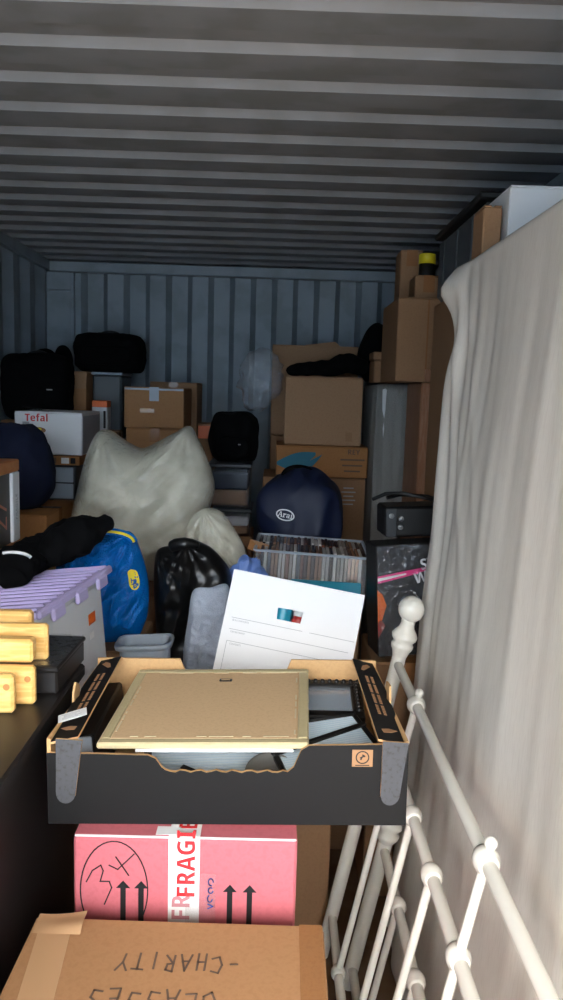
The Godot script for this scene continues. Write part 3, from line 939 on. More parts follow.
func build_frames():
	# frame lying face down: hardboard back, torn gummed tape, hanger
	var f := frame_thing("picture_frame", "gilt frame lying face down showing its hardboard back and hanger", 0.362, 0.35, 0.020, 0.012, M.gilt, Vector3(-0.100, 1.029, -1.428), Vector3(0.01, -0.04, 0.045))
	part("backing_board", boxmesh(Vector3(0.323, 0.004, 0.311), 0.001, Vector3(0, 0.0095, 0)), M.hardboard, f)
	part("mount_edge", boxmesh(Vector3(0.27, 0.006, 0.004), 0.001, Vector3(0.02, -0.003, 0.171)), M["white paper"], f)
	var hg := part("hanger", boxmesh(Vector3(0.026, 0.003, 0.010), 0.001, Vector3(0.012, 0.014, -0.105)), M["black frame"], f)
	part("hanger_slot", boxmesh(Vector3(0.018, 0.002, 0.004), 0.0005, Vector3(0.012, 0.0152, -0.103)), M.hardboard, hg)
	var rg := RandomNumberGenerator.new()
	rg.seed = 4
	var tg := Geo.new()
	for k in 40:
		var side := k % 4
		var u := rg.randf_range(-0.14, 0.14)
		var a := Vector3(u, 0.0122, 0.150 if side < 2 else -0.151) if side % 2 == 0 else Vector3(0.157 if side == 1 else -0.157, 0.0122, u)
		var l := rg.randf_range(0.008, 0.045)
		tg.cbox(a, Vector3(l, 0.001, 0.003) if side % 2 == 0 else Vector3(0.003, 0.001, l * 0.6), 0.0003)
	part("gummed_tape", tg.mesh(), M["torn tape"], f)
	# black framed pale blue striped print
	var a := frame_thing("picture_frame", "thin black frame with a pale blue lined print beside the tray's seal", 0.20, 0.17, 0.010, 0.012, M["black frame"], Vector3(0.105, 0.985, -1.365), Vector3(0.10, 0.30, 0.05))
	part("print", boxmesh(Vector3(0.18, 0.004, 0.15), 0.0005, Vector3(0, 0.006, 0)), M["pale blue print"], a)
	var ln := Geo.new()
	for k in 22:
		ln.cbox(Vector3(0, 0.0083, -0.072 + k * 0.0068), Vector3(0.178, 0.0004, 0.0013), 0.0001)
	part("print_lines", ln.mesh(), M["blue line"], a)
	part("cross_bar", boxmesh(Vector3(0.21, 0.006, 0.012), 0.002, Vector3(0, 0.011, -0.01), Basis(Vector3.UP, 0.25)), M["black frame"], a)
	# glazed photo frame behind it
	var b := frame_thing("picture_frame", "ornate black frame with glass at the back of the tray", 0.21, 0.15, 0.024, 0.018, M["black frame"], Vector3(0.095, 0.990, -1.55), Vector3(0.13, -0.03, 0.02))
	part("picture", boxmesh(Vector3(0.165, 0.002, 0.105), 0.0005, Vector3(0, 0.004, 0)), M["grey plastic"], b)
	part("glass", boxmesh(Vector3(0.165, 0.002, 0.105), 0.0005, Vector3(0, 0.010, 0)), M["glass pane"], b)
	var beads := Geo.new()
	for k in 14:
		beads.lathe(ball(0.006, 0.0, 6), 8, Transform3D(Basis(), Vector3(-0.098 + k * 0.0151, 0.019, -0.063)))
	for k in 8:
		beads.lathe(ball(0.006, 0.0, 6), 8, Transform3D(Basis(), Vector3(0.094, 0.019, -0.05 + k * 0.0145)))
	part("beading", beads.mesh(), M["black frame"], b)
	# frame seen through the hand hole
	var c := frame_thing("picture_frame", "pale lined print with black bars low behind the tray's hand hole", 0.27, 0.26, 0.014, 0.012, M["black frame"], Vector3(-0.09, 0.945, -1.385), Vector3(0.22, 0.12, 0.0))
	part("print", boxmesh(Vector3(0.244, 0.004, 0.234), 0.0005, Vector3(0, 0.006, 0)), M["pale blue print"], c)
	var l2 := Geo.new()
	for k in 30:
		l2.cbox(Vector3(0, 0.0083, -0.11 + k * 0.0076), Vector3(0.24, 0.0004, 0.0014), 0.0001)
	part("print_lines", l2.mesh(), M["blue line"], c)
	part("cross_bar", boxmesh(Vector3(0.16, 0.006, 0.012), 0.002, Vector3(0.0, 0.011, 0.075), Basis(Vector3.UP, -0.6)), M["black frame"], c)
	part("cross_bar", boxmesh(Vector3(0.16, 0.006, 0.012), 0.002, Vector3(0.06, 0.011, 0.085), Basis(Vector3.UP, 0.7)), M["black frame"], c)
	var al := thing("photo_album", "black photo album standing in the tray beside the gilt frame", "album", Vector3(-0.318, 0.912, -1.46), Vector3(0, 0, 0.12))
	part("cover", boxmesh(Vector3(0.045, 0.10, 0.26), 0.004, Vector3(0, 0.05, 0)), M["black vinyl"], al)
	part("page_block", boxmesh(Vector3(0.035, 0.094, 0.252), 0.002, Vector3(0, 0.05, 0.006)), M["grey plastic"], al)
	# pewter dish
	var d := thing("pewter_dish", "round pewter dish seen through the tray's hand hole", "dish", Vector3(0.01, 0.958, -1.292), Vector3(0.45, 0, 0))
	var g := Geo.new()
	g.lathe([[0.0, 0.0], [0.022, 0.0], [0.03, 0.006], [0.042, 0.012], [0.045, 0.013], [0.045, 0.0155], [0.041, 0.015], [0.029, 0.009], [0.0, 0.007]], 36)
	part("dish", g.mesh(), M.pewter, d)
	g = Geo.new()
	g.lathe([[0.0, 0.008], [0.012, 0.009], [0.012, 0.012], [0.008, 0.016], [0.0, 0.017]], 20)
	part("knob", g.mesh(), M.pewter, d)

func build_left_front():
	# big black chest
	var t := thing("chest", "large black lacquered chest under the pine boards", "chest", Vector3(-0.84, 0, -0.98))
	part("body", boxmesh(Vector3(0.88, 1.015, 1.24), 0.006, Vector3(0, 0.5075, 0)), M["black lacquer"], t)
	part("lid", boxmesh(Vector3(0.90, 0.028, 1.26), 0.005, Vector3(0, 1.031, 0)), M["black lacquer"], t)
	part("plinth", boxmesh(Vector3(0.89, 0.07, 1.25), 0.004, Vector3(0, 0.035, 0)), M["black lacquer"], t)
	# flat black case wrapped in film
	var c := thing("flat_case", "flat black box wrapped in shiny film behind the pine boards", "case", Vector3(-0.535, 1.0455, -1.53), Vector3(0, -0.03, 0))
	part("body", boxmesh(Vector3(0.275, 0.046, 0.19), 0.004, Vector3(0, 0.023, 0)), M["black lacquer"], c)
	part("lid", boxmesh(Vector3(0.281, 0.010, 0.196), 0.003, Vector3(0, 0.050, 0)), M["black lacquer"], c)
	var n1 := nz(31, 0.09)
	var rows := []
	for i in 24:
		var row := PackedVector3Array()
		for j in 24:
			var x := lerpf(-0.138, 0.138, i / 23.0)
			var z := lerpf(-0.096, 0.096, j / 23.0)
			row.append(Vector3(x, 0.0565 + 0.0045 * absf(n1.get_noise_2d(x * 900.0, z * 500.0)), z))
		rows.append(row)
	var g := Geo.new()
	g.grid(rows, false, null, Vector3.UP)
	part("film", g.mesh(), M["clear film"], c)
	# pine boards on edge, stepping back
	var specs := [
		["pine_board", "short pine board lying lowest and nearest on the black chest", -0.70, -0.453, 1.0455, 1.117, -1.345, 0.02],
		["pine_board", "pine board standing on the chest under the stepped upper boards", -0.74, -0.428, 1.0455, 1.118, -1.385, 0.02],
		["pine_board", "pine board with a pale lip resting on the lower board", -0.76, -0.437, 1.1185, 1.163, -1.41, 0.03],
		["pine_board", "tall orange pine board leaning behind the stepped boards", -0.80, -0.428, 1.1015, 1.173, -1.468, 0.02],
		["pine_board", "thin pine strip topmost of the boards beside the lilac lid", -0.82, -0.477, 1.1015, 1.180, -1.53, 0.026],
	]
	for s in specs:
		var b := thing(s[0], s[1], "board", Vector3((s[2] + s[3]) / 2, s[4], s[6]), Vector3(0, 0.02, 0), "pine boards on the black chest")
		part("plank", boxmesh(Vector3(s[3] - s[2], s[5] - s[4], s[7]), 0.005, Vector3(0, (s[5] - s[4]) / 2, 0)), M.pine, b)
		if s[0] == "pine_board" and s[4] < 1.1:
			var k := Geo.new()
			k.lathe([[0.0, 0.0], [0.006, 0.0], [0.006, 0.0006], [0.0, 0.0007]], 14, Transform3D(Basis(Vector3.RIGHT, PI / 2), Vector3((s[3] - s[2]) / 2 - 0.012, 0.05, s[7] / 2 + 0.0002)))
			part("knot", k.mesh(), M.knot, b)
	# lilac lidded clear storage box, tipped to one side
	stand("brown carton holding up the lilac-lidded storage box", -0.82, -0.46, 0.722, -1.75, -2.18)
	var P := thing("storage_box", "clear plastic storage box with a ridged lilac lid tipped beside the blue tote", "storage box", Vector3(-0.643, 0.752, -1.97), Vector3(0, -0.125, 0.13))
	var bx := func(w: float, d: float, y: float) -> Array:
		var o := []
		for q in [[1, 1], [-1, 1], [-1, -1], [1, -1]]:
			for i in 5:
				var a0: float = {[1, 1]: 0.0, [-1, 1]: PI / 2, [-1, -1]: PI, [1, -1]: PI * 1.5}[q]
				var a := a0 + PI / 2 * i / 4.0
				o.append(Vector3(q[0] * (w / 2 - 0.03) + 0.03 * cos(a), y, q[1] * (d / 2 - 0.03) + 0.03 * sin(a)))
		return o
	var shell := Geo.new()
	shell.grid([bx.call(0.345, 0.41, 0.0), bx.call(0.35, 0.42, 0.01), bx.call(0.365, 0.445, 0.31), bx.call(0.385, 0.465, 0.315), bx.call(0.385, 0.465, 0.330)], true, Vector3(0, 0.17, 0))
	part("tub", shell.mesh(), M["milky plastic"], P)
	part("contents", lump({"half": Vector3(0.145, 0.145, 0.175), "pow": 6.0, "amp": 0.012, "fold": 0.012, "seed": 61, "flat": 0.96}, 30, 40), M["white card"], P, Vector3(0, 0.152, 0))
	var lid := part("lid", boxmesh(Vector3(0.40, 0.012, 0.48), 0.005, Vector3(0, 0.337, 0)), M.lilac, P)
	for s in [-1.0, 1.0]:
		part("rim", boxmesh(Vector3(0.014, 0.022, 0.49), 0.005, Vector3(s * 0.2, 0.341, 0)), M.lilac, lid)
		part("rim", boxmesh(Vector3(0.39, 0.022, 0.014), 0.005, Vector3(0, 0.341, s * 0.24)), M.lilac, lid)
	for k in 11:
		part("ridge", boxmesh(Vector3(0.36, 0.007, 0.012), 0.003, Vector3(0, 0.3450, -0.2 + k * 0.04)), M.lilac, lid)
	for k in 3:
		part("latch", boxmesh(Vector3(0.012, 0.034, 0.07), 0.005, Vector3(0.207, 0.325, -0.15 + k * 0.15)), M.lilac, lid)
	var stk := part("sticker", boxmesh(Vector3(0.0006, 0.045, 0.07), 0.0002, Vector3(0.1775, 0.19, -0.10), Basis(Vector3.BACK, -0.066)), M["white paper"], P)
	part("sticker_block", boxmesh(Vector3(0.0008, 0.03, 0.05), 0.0002, Vector3(0.1785, 0.19, -0.10), Basis(Vector3.BACK, -0.066)), M["blue ink"], stk)
	part("sticker_block", boxmesh(Vector3(0.0008, 0.018, 0.032), 0.0002, Vector3(0.1795, 0.19, -0.10), Basis(Vector3.BACK, -0.066)), M["white paper"], stk)
	part("sticker", boxmesh(Vector3(0.0006, 0.03, 0.05), 0.0002, Vector3(0.182, 0.235, -0.11), Basis(Vector3.BACK, -0.066)), M["fire print"], P)
	# black jacket slung over the lid and the tote
	var J := thing("jacket", "black jacket slung over the lilac lid and the blue tote", "jacket", Vector3(0.0, -0.040, 0.02))
	part("body", cloth_roll([Vector3(-0.70, 1.150, -2.02), Vector3(-0.69, 1.185, -2.12), Vector3(-0.665, 1.20, -2.22), Vector3(-0.58, 1.23, -2.33)], [0.034, 0.045, 0.048, 0.04], 71, 0.028, 40, 44, 0.9), M["black cloth"], J)
	part("sleeve", cloth_roll([Vector3(-0.64, 1.195, -2.16), Vector3(-0.58, 1.23, -2.20), Vector3(-0.515, 1.268, -2.25), Vector3(-0.47, 1.275, -2.29)], [0.032, 0.038, 0.038, 0.028], 72, 0.024, 36, 40), M["black cloth"], J)
	var strap := Geo.new()
	var sp := []
	for q in arc(Vector2(0, 0), 0.045, 0.03, 0.2, 2.2, 14):
		sp.append(Vector3(-0.68 + q.x, 1.215 + q.y * 0.6, -2.055 + q.y * 0.3))
	strap.tube(sp, 0.0045, 8)
	part("reflective_piping", strap.mesh(), M["white paper"], J)
	# blue tote
	stand("brown carton under the blue woven tote bag", -0.78, -0.40, 0.835, -2.30, -2.62)
	var T := thing("tote_bag", "glossy blue woven plastic tote with a yellow and blue emblem", "tote bag", Vector3(-0.526, 0.836, -2.405), Vector3(0, 0.0, 0.0))
	var TL := {"T": 0.085, "seed": 81, "fold": 0.026, "amp": 0.03, "freq": 0.05, "ffreq": 0.1, "slant": 0.5, "stretch": Vector2(1.2, 0.6), "corners": [Vector2(0.091, 0.345), Vector2(-0.12, 0.31)],
		"outline": [Vector2(-0.139, 0.308), Vector2(-0.077, 0.316), Vector2(0.045, 0.347), Vector2(0.091, 0.345), Vector2(0.122, 0.277), Vector2(0.142, 0.199), Vector2(0.144, 0.119), Vector2(0.132, 0.055), Vector2(0.083, 0.002), Vector2(-0.129, 0.002)]}
	part("bag_body", pillow(TL), M["blue tote"], T)
	var em := Geo.new()
	em.lathe([[0.0, 0.0], [0.02, 0.0], [0.034, 0.0], [0.034, 0.0006], [0.0, 0.0007]], 28, Transform3D(Basis(Vector3.RIGHT, PI / 2), Vector3.ZERO))
	var emb := part("emblem", press_pillow(em.mesh(), TL, Vector2(0.108, 0.215), PI / 2 + 0.25, 0.0015, Vector2(1.0, 0.42)), M.yellow, T)
	part("lettering", press_pillow(text("IKEA", 0.016, "Droid Sans", 800), TL, Vector2(0.108, 0.215), -PI / 2 + 0.25, 0.003, Vector2.ONE), M["blue ink"], emb)
	var hs := Geo.new()
	sp = []
	for q in arc(Vector2(0, 0), 0.085, 0.05, 0.1, 3.0, 20):
		sp.append(Vector3(0.03 + q.x, 0.335 + q.y * 0.55, 0.10 - q.y * 0.6))
	for i in sp.size() - 1:
		var d: Vector3 = sp[i + 1] - sp[i]
		hs.cbox((sp[i] + sp[i + 1]) / 2, Vector3(0.022, 0.003, d.length() + 0.002), 0.001, Basis.looking_at(d.normalized(), Vector3(0, 0.5, 1).normalized()))
	var hd := part("handle", hs.mesh(), M["blue tote"], T)
	hs = Geo.new()
	for i in sp.size() - 1:
		var d: Vector3 = sp[i + 1] - sp[i]
		hs.cbox((sp[i] + sp[i + 1]) / 2 + Vector3(0, 0.0, 0.0022), Vector3(0.008, 0.003, d.length() + 0.002), 0.001, Basis.looking_at(d.normalized(), Vector3(0, 0.5, 1).normalized()))
	part("handle_stripe", hs.mesh(), M.yellow, hd)
	# pale grey tub in the gap
	var G := thing("plastic_tub", "pale grey plastic tub wedged below the blue tote and the bin bag", "tub", Vector3(-0.35, 0.60, -2.245), Vector3(0, 0.0, 0.06))
	var gs := Geo.new()
	gs.grid([bx.call(0.12, 0.08, 0.0), bx.call(0.125, 0.085, 0.01), bx.call(0.145, 0.10, 0.27), bx.call(0.165, 0.115, 0.275), bx.call(0.17, 0.12, 0.285), bx.call(0.166, 0.115, 0.292), bx.call(0.14, 0.095, 0.290), bx.call(0.12, 0.08, 0.02)], true, Vector3(0, 0.14, 0))
	part("tub_body", gs.mesh(), M["grey plastic"], G)
	stand("small brown carton under the pale grey tub", -0.43, -0.285, 0.592, -2.17, -2.295)

func build_centre():
	# carton that carries the archive box (its olive side shows past the pink box)
	var base := carton("moving_carton", "brown carton showing beyond the pink box, under the white archive box", -0.11, 0.20, 0.0, 0.715, -2.14, -2.50, M["dull card"])
	var A := thing("archive_box", "white cardboard archive box lying tilted with a hand hole and form lines", "archive box", Vector3(0.035, 0.785, -2.16), Vector3(-0.30, -0.05, -0.16))
	var w := 0.372
	var h := 0.30
	var d := 0.25
	# front with a hand hole: four panels around it
	var hw := 0.036
	var hy := 0.208
	var hx := -0.008
	var hh := 0.0165
	var fr := PackedVector2Array([Vector2(-w / 2, 0), Vector2(w / 2, 0), Vector2(w / 2, h), Vector2(hx, h), Vector2(hx, hy + hh), Vector2(hx + hw, hy + hh * 0.9), Vector2(hx + hw * 0.92, hy - hh), Vector2(hx - hw * 0.92, hy - hh), Vector2(hx - hw, hy + hh * 0.9), Vector2(hx - 0.0002, hy + hh), Vector2(hx - 0.0002, h), Vector2(-w / 2, h)])
	var W: Material = M["archive white"]
	part("front_panel", panel(fr, 0.004, W, W, W), null, A, Vector3(0, 0, d / 2))
	part("back_panel", boxmesh(Vector3(w, h, 0.004), 0.001, Vector3(0, h / 2, -d / 2)), W, A)
	for s in [-1.0, 1.0]:
		part("side_panel", boxmesh(Vector3(0.004, h, d - 0.004), 0.001, Vector3(s * (w / 2 - 0.002), h / 2, 0)), W, A)
	part("base", boxmesh(Vector3(w - 0.004, 0.004, d - 0.004), 0.001, Vector3(0, 0.002, 0)), W, A)
	part("lid", boxmesh(Vector3(w, 0.004, d), 0.001, Vector3(0, h + 0.002, 0)), W, A)
	var ln := Geo.new()
	for q in [[-0.165, 0.172, 0.2], [0.055, 0.172, 0.125], [-0.165, 0.140, 0.335], [-0.165, 0.107, 0.34]]:
		ln.cbox(Vector3(q[0] + q[2] / 2, q[1], 0), Vector3(q[2], 0.0012, 0.0006), 0.0001)
	ln.cbox(Vector3(-0.165, 0.056, 0), Vector3(0.0012, 0.10, 0.0006), 0.0001)
	part("form_lines", ln.mesh(), M["grey ink"], A, Vector3(0, 0, d / 2 + 0.0024))
	var gt: Material = M["grey ink"]
	part("lettering", text("BOX CONTENTS", 0.005), gt, A, Vector3(-0.138, 0.165, d / 2 + 0.0024))
	part("lettering", text("DEPARTMENT", 0.005), gt, A, Vector3(-0.140, 0.133, d / 2 + 0.0024))
	part("lettering", text("CONTENTS", 0.005), gt, A, Vector3(-0.140, 0.100, d / 2 + 0.0024))
	# things inside, seen through the hole
	var b1 := thing("tumbler", "teal tumbler seen in the archive box's hand hole", "tumbler", A.transform * Vector3(-0.028, 0.03, 0.088), A.rotation)
	var g := Geo.new()
	g.lathe([[0.0, 0.0], [0.019, 0.0], [0.026, 0.22], [0.024, 0.22], [0.018, 0.01], [0.0, 0.008]], 24)
	part("cup", g.mesh(), M["teal plastic"], b1)
	var b2 := thing("jar", "small red and white jar seen in the archive box's hand hole", "jar", A.transform * Vector3(0.018, 0.03, 0.09), A.rotation)
	g = Geo.new()
	g.lathe([[0.0, 0.0], [0.018, 0.0], [0.019, 0.17], [0.014, 0.18], [0.0, 0.18]], 24)
	part("jar_body", g.mesh(), M["red plastic"], b2)
	g = Geo.new()
	g.lathe([[0.0, 0.18], [0.016, 0.18], [0.016, 0.2], [0.0, 0.2]], 24)
	part("cap", g.mesh(), M["white paper"], b2)
	# quilted grey blanket bundle
	var Q := thing("blanket", "folded pale grey quilted blanket between the bin bag and the archive box", "blanket", Vector3(-0.196, 0.598, -2.345), Vector3(0.0, 0.05, -0.03))
	var BP := {"T": 0.03, "seed": 91, "fold": 0.012, "amp": 0.02, "freq": 0.06, "ffreq": 0.08, "slant": 0.78, "stretch": Vector2(1.0, 1.0),
		"outline": [Vector2(-0.052, 0.42), Vector2(0.0, 0.432), Vector2(0.055, 0.440), Vector2(0.062, 0.33), Vector2(0.062, 0.005), Vector2(-0.06, 0.002), Vector2(-0.074, 0.20), Vector2(-0.064, 0.33)]}
	part("blanket_body", pillow(BP), M["blanket grey"], Q)
	stand("small brown carton under the quilted blanket", -0.262, -0.14, 0.596, -2.29, -2.385)
	# black bin bag
	stand("brown carton under the black bin bag", -0.345, -0.17, 0.698, -2.39, -2.60)
	var K := thing("bin_bag", "bulging black plastic bin bag in front of the white duvet bags", "bin bag", Vector3(-0.26, 0.70, -2.50))
	part("bag_body", pillow({"T": 0.105, "seed": 101, "fold": 0.03, "amp": 0.04, "freq": 0.04, "ffreq": 0.032, "slant": 0.25, "stretch": Vector2(1.5, 0.45), "corners": [Vector2(-0.013, 0.449), Vector2(-0.109, 0.41)],
		"outline": [Vector2(-0.109, 0.41), Vector2(-0.061, 0.428), Vector2(-0.013, 0.452), Vector2(0.039, 0.437), Vector2(0.078, 0.412), Vector2(0.124, 0.357), Vector2(0.136, 0.308), Vector2(0.134, 0.191), Vector2(0.123, 0.055), Vector2(0.099, 0.002), Vector2(-0.079, 0.002), Vector2(-0.105, 0.082), Vector2(-0.115, 0.217), Vector2(-0.120, 0.334)]}), M["bin bag"], K)
	part("bag_neck", cloth_roll([Vector3(-0.06, 0.428, 0.03), Vector3(-0.02, 0.444, 0.045), Vector3(0.03, 0.436, 0.03)], [0.014, 0.02, 0.012], 105, 0.01, 24, 24), M["bin bag"], K)

func duvet(called, label, at, P: Dictionary, rot := Vector3.ZERO):
	var t := thing(called, label, "duvet bag", at, rot, "bagged white duvets")
	var inner := P.duplicate(true)
	inner.T = P.T - 0.012
	inner.fold = P.fold * 0.6
	part("duvet", pillow(inner), M["duvet white"], t)
	part("plastic_bag", pillow(P), M["polythene film"], t)
	return t

func ordinal(k: int) -> String:
	return "%d%s" % [k, "th" if k % 100 in [11, 12, 13] else {1: "st", 2: "nd", 3: "rd"}.get(k % 10, "th")]

func build_middle():
	stand("wide brown carton under the large bagged duvet", -0.82, -0.30, 0.858, -2.86, -3.36)
	duvet("duvet_bag", "large white duvet in a clear plastic bag, its corner sticking up", Vector3(-0.535, 0.862, -3.10), {"T": 0.19, "seed": 111, "fold": 0.020, "amp": 0.06, "freq": 0.028, "ffreq": 0.075, "slant": 0.9, "stretch": Vector2(1.3, 0.4), "corners": [Vector2(0.199, 0.621), Vector2(-0.13, 0.6)],
		"outline": [Vector2(-0.167, 0.587), Vector2(-0.121, 0.604), Vector2(-0.059, 0.564), Vector2(0.01, 0.535), Vector2(0.076, 0.564), Vector2(0.141, 0.600), Vector2(0.200, 0.628), Vector2(0.238, 0.572), Vector2(0.274, 0.496), Vector2(0.303, 0.399), Vector2(0.292, 0.32), Vector2(0.262, 0.239), Vector2(0.244, 0.159), Vector2(0.227, 0.01), Vector2(-0.019, 0.0), Vector2(-0.256, 0.01), Vector2(-0.300, 0.084), Vector2(-0.284, 0.184), Vector2(-0.261, 0.284), Vector2(-0.237, 0.383), Vector2(-0.206, 0.501)]})
	stand("brown carton under the smaller bagged duvet", -0.285, -0.075, 0.886, -2.64, -2.85)
	duvet("duvet_bag", "smaller white bagged duvet slumped behind the black bin bag", Vector3(-0.2, 0.89, -2.75), {"T": 0.085, "seed": 121, "fold": 0.016, "amp": 0.03, "freq": 0.05, "ffreq": 0.08, "slant": -0.6, "stretch": Vector2(1.3, 0.5), "corners": [Vector2(-0.039, 0.325)],
		"outline": [Vector2(-0.092, 0.28), Vector2(-0.039, 0.325), Vector2(0.022, 0.312), Vector2(0.072, 0.248), Vector2(0.112, 0.176), Vector2(0.128, 0.085), Vector2(0.112, 0.005), Vector2(-0.052, 0.002), Vector2(-0.108, 0.086), Vector2(-0.113, 0.196)]})
	# clear box of disc cases
	stand("brown carton under the clear box of disc cases", -0.05, 0.315, 0.925, -2.62, -2.98)
	var C := thing("disc_box", "clear plastic box packed with disc cases in front of the navy helmet bag", "storage box", Vector3(0.14, 0.937, -2.78), Vector3(0, -0.03, -0.045))
	var cp: Material = M["box wall"]
	part("base", boxmesh(Vector3(0.385, 0.004, 0.30), 0.001, Vector3(0, 0.002, 0)), cp, C)
	for s in [-1.0, 1.0]:
		part("wall_panel", boxmesh(Vector3(0.385, 0.145, 0.003), 0.001, Vector3(0, 0.076, s * 0.15)), cp, C)
		part("wall_panel", boxmesh(Vector3(0.003, 0.145, 0.296), 0.001, Vector3(s * 0.192, 0.076, 0)), cp, C)
		part("rim", boxmesh(Vector3(0.40, 0.008, 0.012), 0.003, Vector3(0, 0.148, s * 0.156)), M["grey plastic"], C)
		part("rim", boxmesh(Vector3(0.012, 0.008, 0.312), 0.003, Vector3(s * 0.197, 0.148, 0)), M["grey plastic"], C)
	var rg := RandomNumberGenerator.new()
	rg.seed = 12
	var cols := []
	for q in [Color(0.75, 0.74, 0.72), Color(0.25, 0.2, 0.18), Color(0.55, 0.4, 0.3), Color(0.3, 0.33, 0.38), Color(0.85, 0.84, 0.82), Color(0.45, 0.28, 0.22), Color(0.6, 0.58, 0.55)]:
		cols.append(mat("disc spine %d" % cols.size(), q, 0.25))
	var names := ["white", "black", "tan", "slate", "ivory", "rust", "grey"]
	var meshes := [boxmesh(Vector3(0.0098, 0.142, 0.125), 0.001), boxmesh(Vector3(0.0098, 0.136, 0.125), 0.001)]
	for row in 2:
		for k in 28:
			var ci := rg.randi() % cols.size()
			var o := thing("disc_case", "%s disc case, %s from the bagged duvets in the row nearer %s" % [names[ci], ordinal(k + 1), ["the archive box", "the helmet bag"][row]], "disc case", C.transform * Vector3(-0.172 + k * 0.0127, 0.078 + rg.randf_range(0, 0.005), 0.072 - row * 0.142), C.rotation + Vector3(0, 0, rg.randf_range(-0.006, 0.006)), "disc cases in the clear box")
			part("case_shell", meshes[k % 2], cols[ci], o)
	var tf := thing("folder", "teal card folder against the front of the clear disc box", "folder", Vector3(0.19, 0.927, -2.603), Vector3(-0.02, -0.03, -0.03))
	part("cover", boxmesh(Vector3(0.24, 0.07, 0.006), 0.002, Vector3(0, 0.035, 0)), M["teal plastic"], tf)
	part("leaf", boxmesh(Vector3(0.23, 0.064, 0.006), 0.001, Vector3(-0.002, 0.034, -0.007)), M["white paper"], tf)
	var env := thing("envelope", "small manila envelope sticking out of the clear disc box", "envelope", Vector3(-0.035, 1.087, -2.70), Vector3(-0.9, 0.4, -0.5))
	part("paper", boxmesh(Vector3(0.09, 0.05, 0.003), 0.001, Vector3(0, 0.0, 0)), M["orange card"], env)
	part("envelope_flap", panel(PackedVector2Array([Vector2(-0.044, 0.024), Vector2(0.0, -0.006), Vector2(0.044, 0.024)]), 0.001, M["tan card"], M["tan card"], M["tan card"]), null, env, Vector3(0, 0, 0.0022))
	var bb := thing("carrier_bag", "crumpled blue plastic carrier bag beside the clear disc box", "carrier bag", Vector3(-0.074, 0.93, -2.55))
	part("bag_body", lump({"half": Vector3(0.048, 0.078, 0.045), "pow": 2.2, "amp": 0.03, "fold": 0.022, "freq": 0.06, "ffreq": 0.12, "seed": 131, "flat": 0.9}, 50, 64), M["blue film"], bb, Vector3(0, 0.074, 0))
	# helmet bag
	stand("brown carton under the navy helmet bag", -0.07, 0.29, 0.985, -3.0, -3.36)
	var H := thing("helmet_bag", "navy nylon helmet bag with a white oval emblem reading Arai", "helmet bag", Vector3(0.115, 0.987, -3.18), Vector3(0, -0.05, 0))
	var HL := {"half": Vector3(0.168, 0.172, 0.15), "pow": 2.5, "amp": 0.018, "fold": 0.024, "freq": 0.03, "ffreq": 0.04, "seed": 141, "flat": 0.92, "stretch": Vector3(1, 0.35, 1), "bulges": [[Vector3(0.0, 1.0, 0.0), 0.03, 9.0], [Vector3(0.8, 0.7, 0.0), -0.13, 7.0], [Vector3(-0.8, 0.7, 0.0), -0.13, 7.0], [Vector3(0.8, -0.5, 0.2), 0.07, 5.0], [Vector3(-0.8, -0.5, 0.2), 0.04, 5.0]]}
	part("bag_body", lump(HL, 80, 110), M["helmet nylon"], H, Vector3(0, 0.158, 0))
	var ring := Geo.new()
	for k in 48:
		var a := TAU * k / 48.0
		var a2 := TAU * (k + 1) / 48.0
		for e in [[0.052, 0.0445]]:
			ring.quad(Vector3(cos(a) * e[0], sin(a) * e[0] * 0.56, 0), Vector3(cos(a2) * e[0], sin(a2) * e[0] * 0.56, 0), Vector3(cos(a2) * e[1], sin(a2) * (e[1] * 0.56 - 0.002), 0), Vector3(cos(a) * e[1], sin(a) * (e[1] * 0.56 - 0.002), 0), Vector3.BACK)
	var em := part("emblem", press(ring.mesh(), HL, Vector2(-0.055, 0.008), -0.2, 0.0015, Vector2(0.72, 0.8)), M["archive white"], H, Vector3(0, 0.158, 0))
	part("lettering", press(text("Arai", 0.028, "Droid Serif", 700, true), HL, Vector2(-0.055, 0.008), -0.2, 0.0015, Vector2(0.72, 0.8)), M["archive white"], em)
	var hd := Geo.new()
	var hp := []
	for q in arc(Vector2(-0.01, 0.31), 0.06, 0.035, 0.0, PI, 16):
		hp.append(Vector3(q.x, q.y, 0.02))
	hd.tube(hp, 0.012, 10)
	part("handle", hd.mesh(), M["black cloth"], H)
	# speaker and toy box bundled in a black bag
	stand("brown carton under the black sack by the bed finial", 0.33, 0.59, 0.80, -2.36, -2.66)
	var S := thing("toy_box", "dark toy box with a pink streak and white outlined logo inside film", "toy box", Vector3(0.455, 0.812, -2.46), Vector3(-0.06, 0.12, 0.05))
	part("carton_body", boxmesh(Vector3(0.23, 0.355, 0.14), 0.004, Vector3(0, 0.1775, 0)), M["toy card"], S)
	var z := 0.0712
	part("print_streak", panel(PackedVector2Array([Vector2(-0.112, 0.235), Vector2(0.02, 0.262), Vector2(0.08, 0.285), Vector2(0.02, 0.278), Vector2(-0.112, 0.258)]), 0.0006, M["pink print"], M["pink print"], M["pink print"]), null, S, Vector3(0, 0, z))
	part("print_streak", panel(PackedVector2Array([Vector2(-0.112, 0.242), Vector2(-0.02, 0.260), Vector2(-0.02, 0.265), Vector2(-0.112, 0.252)]), 0.0006, M["white paper"], M["white paper"], M["white paper"]), null, S, Vector3(0, 0, z + 0.0005))
	part("print_glow", panel(PackedVector2Array([Vector2(-0.114, 0.10), Vector2(-0.10, 0.12), Vector2(-0.085, 0.165), Vector2(-0.098, 0.20), Vector2(-0.114, 0.215)]), 0.0006, M["fire print"], M["fire print"], M["fire print"]), null, S, Vector3(0, 0, z))
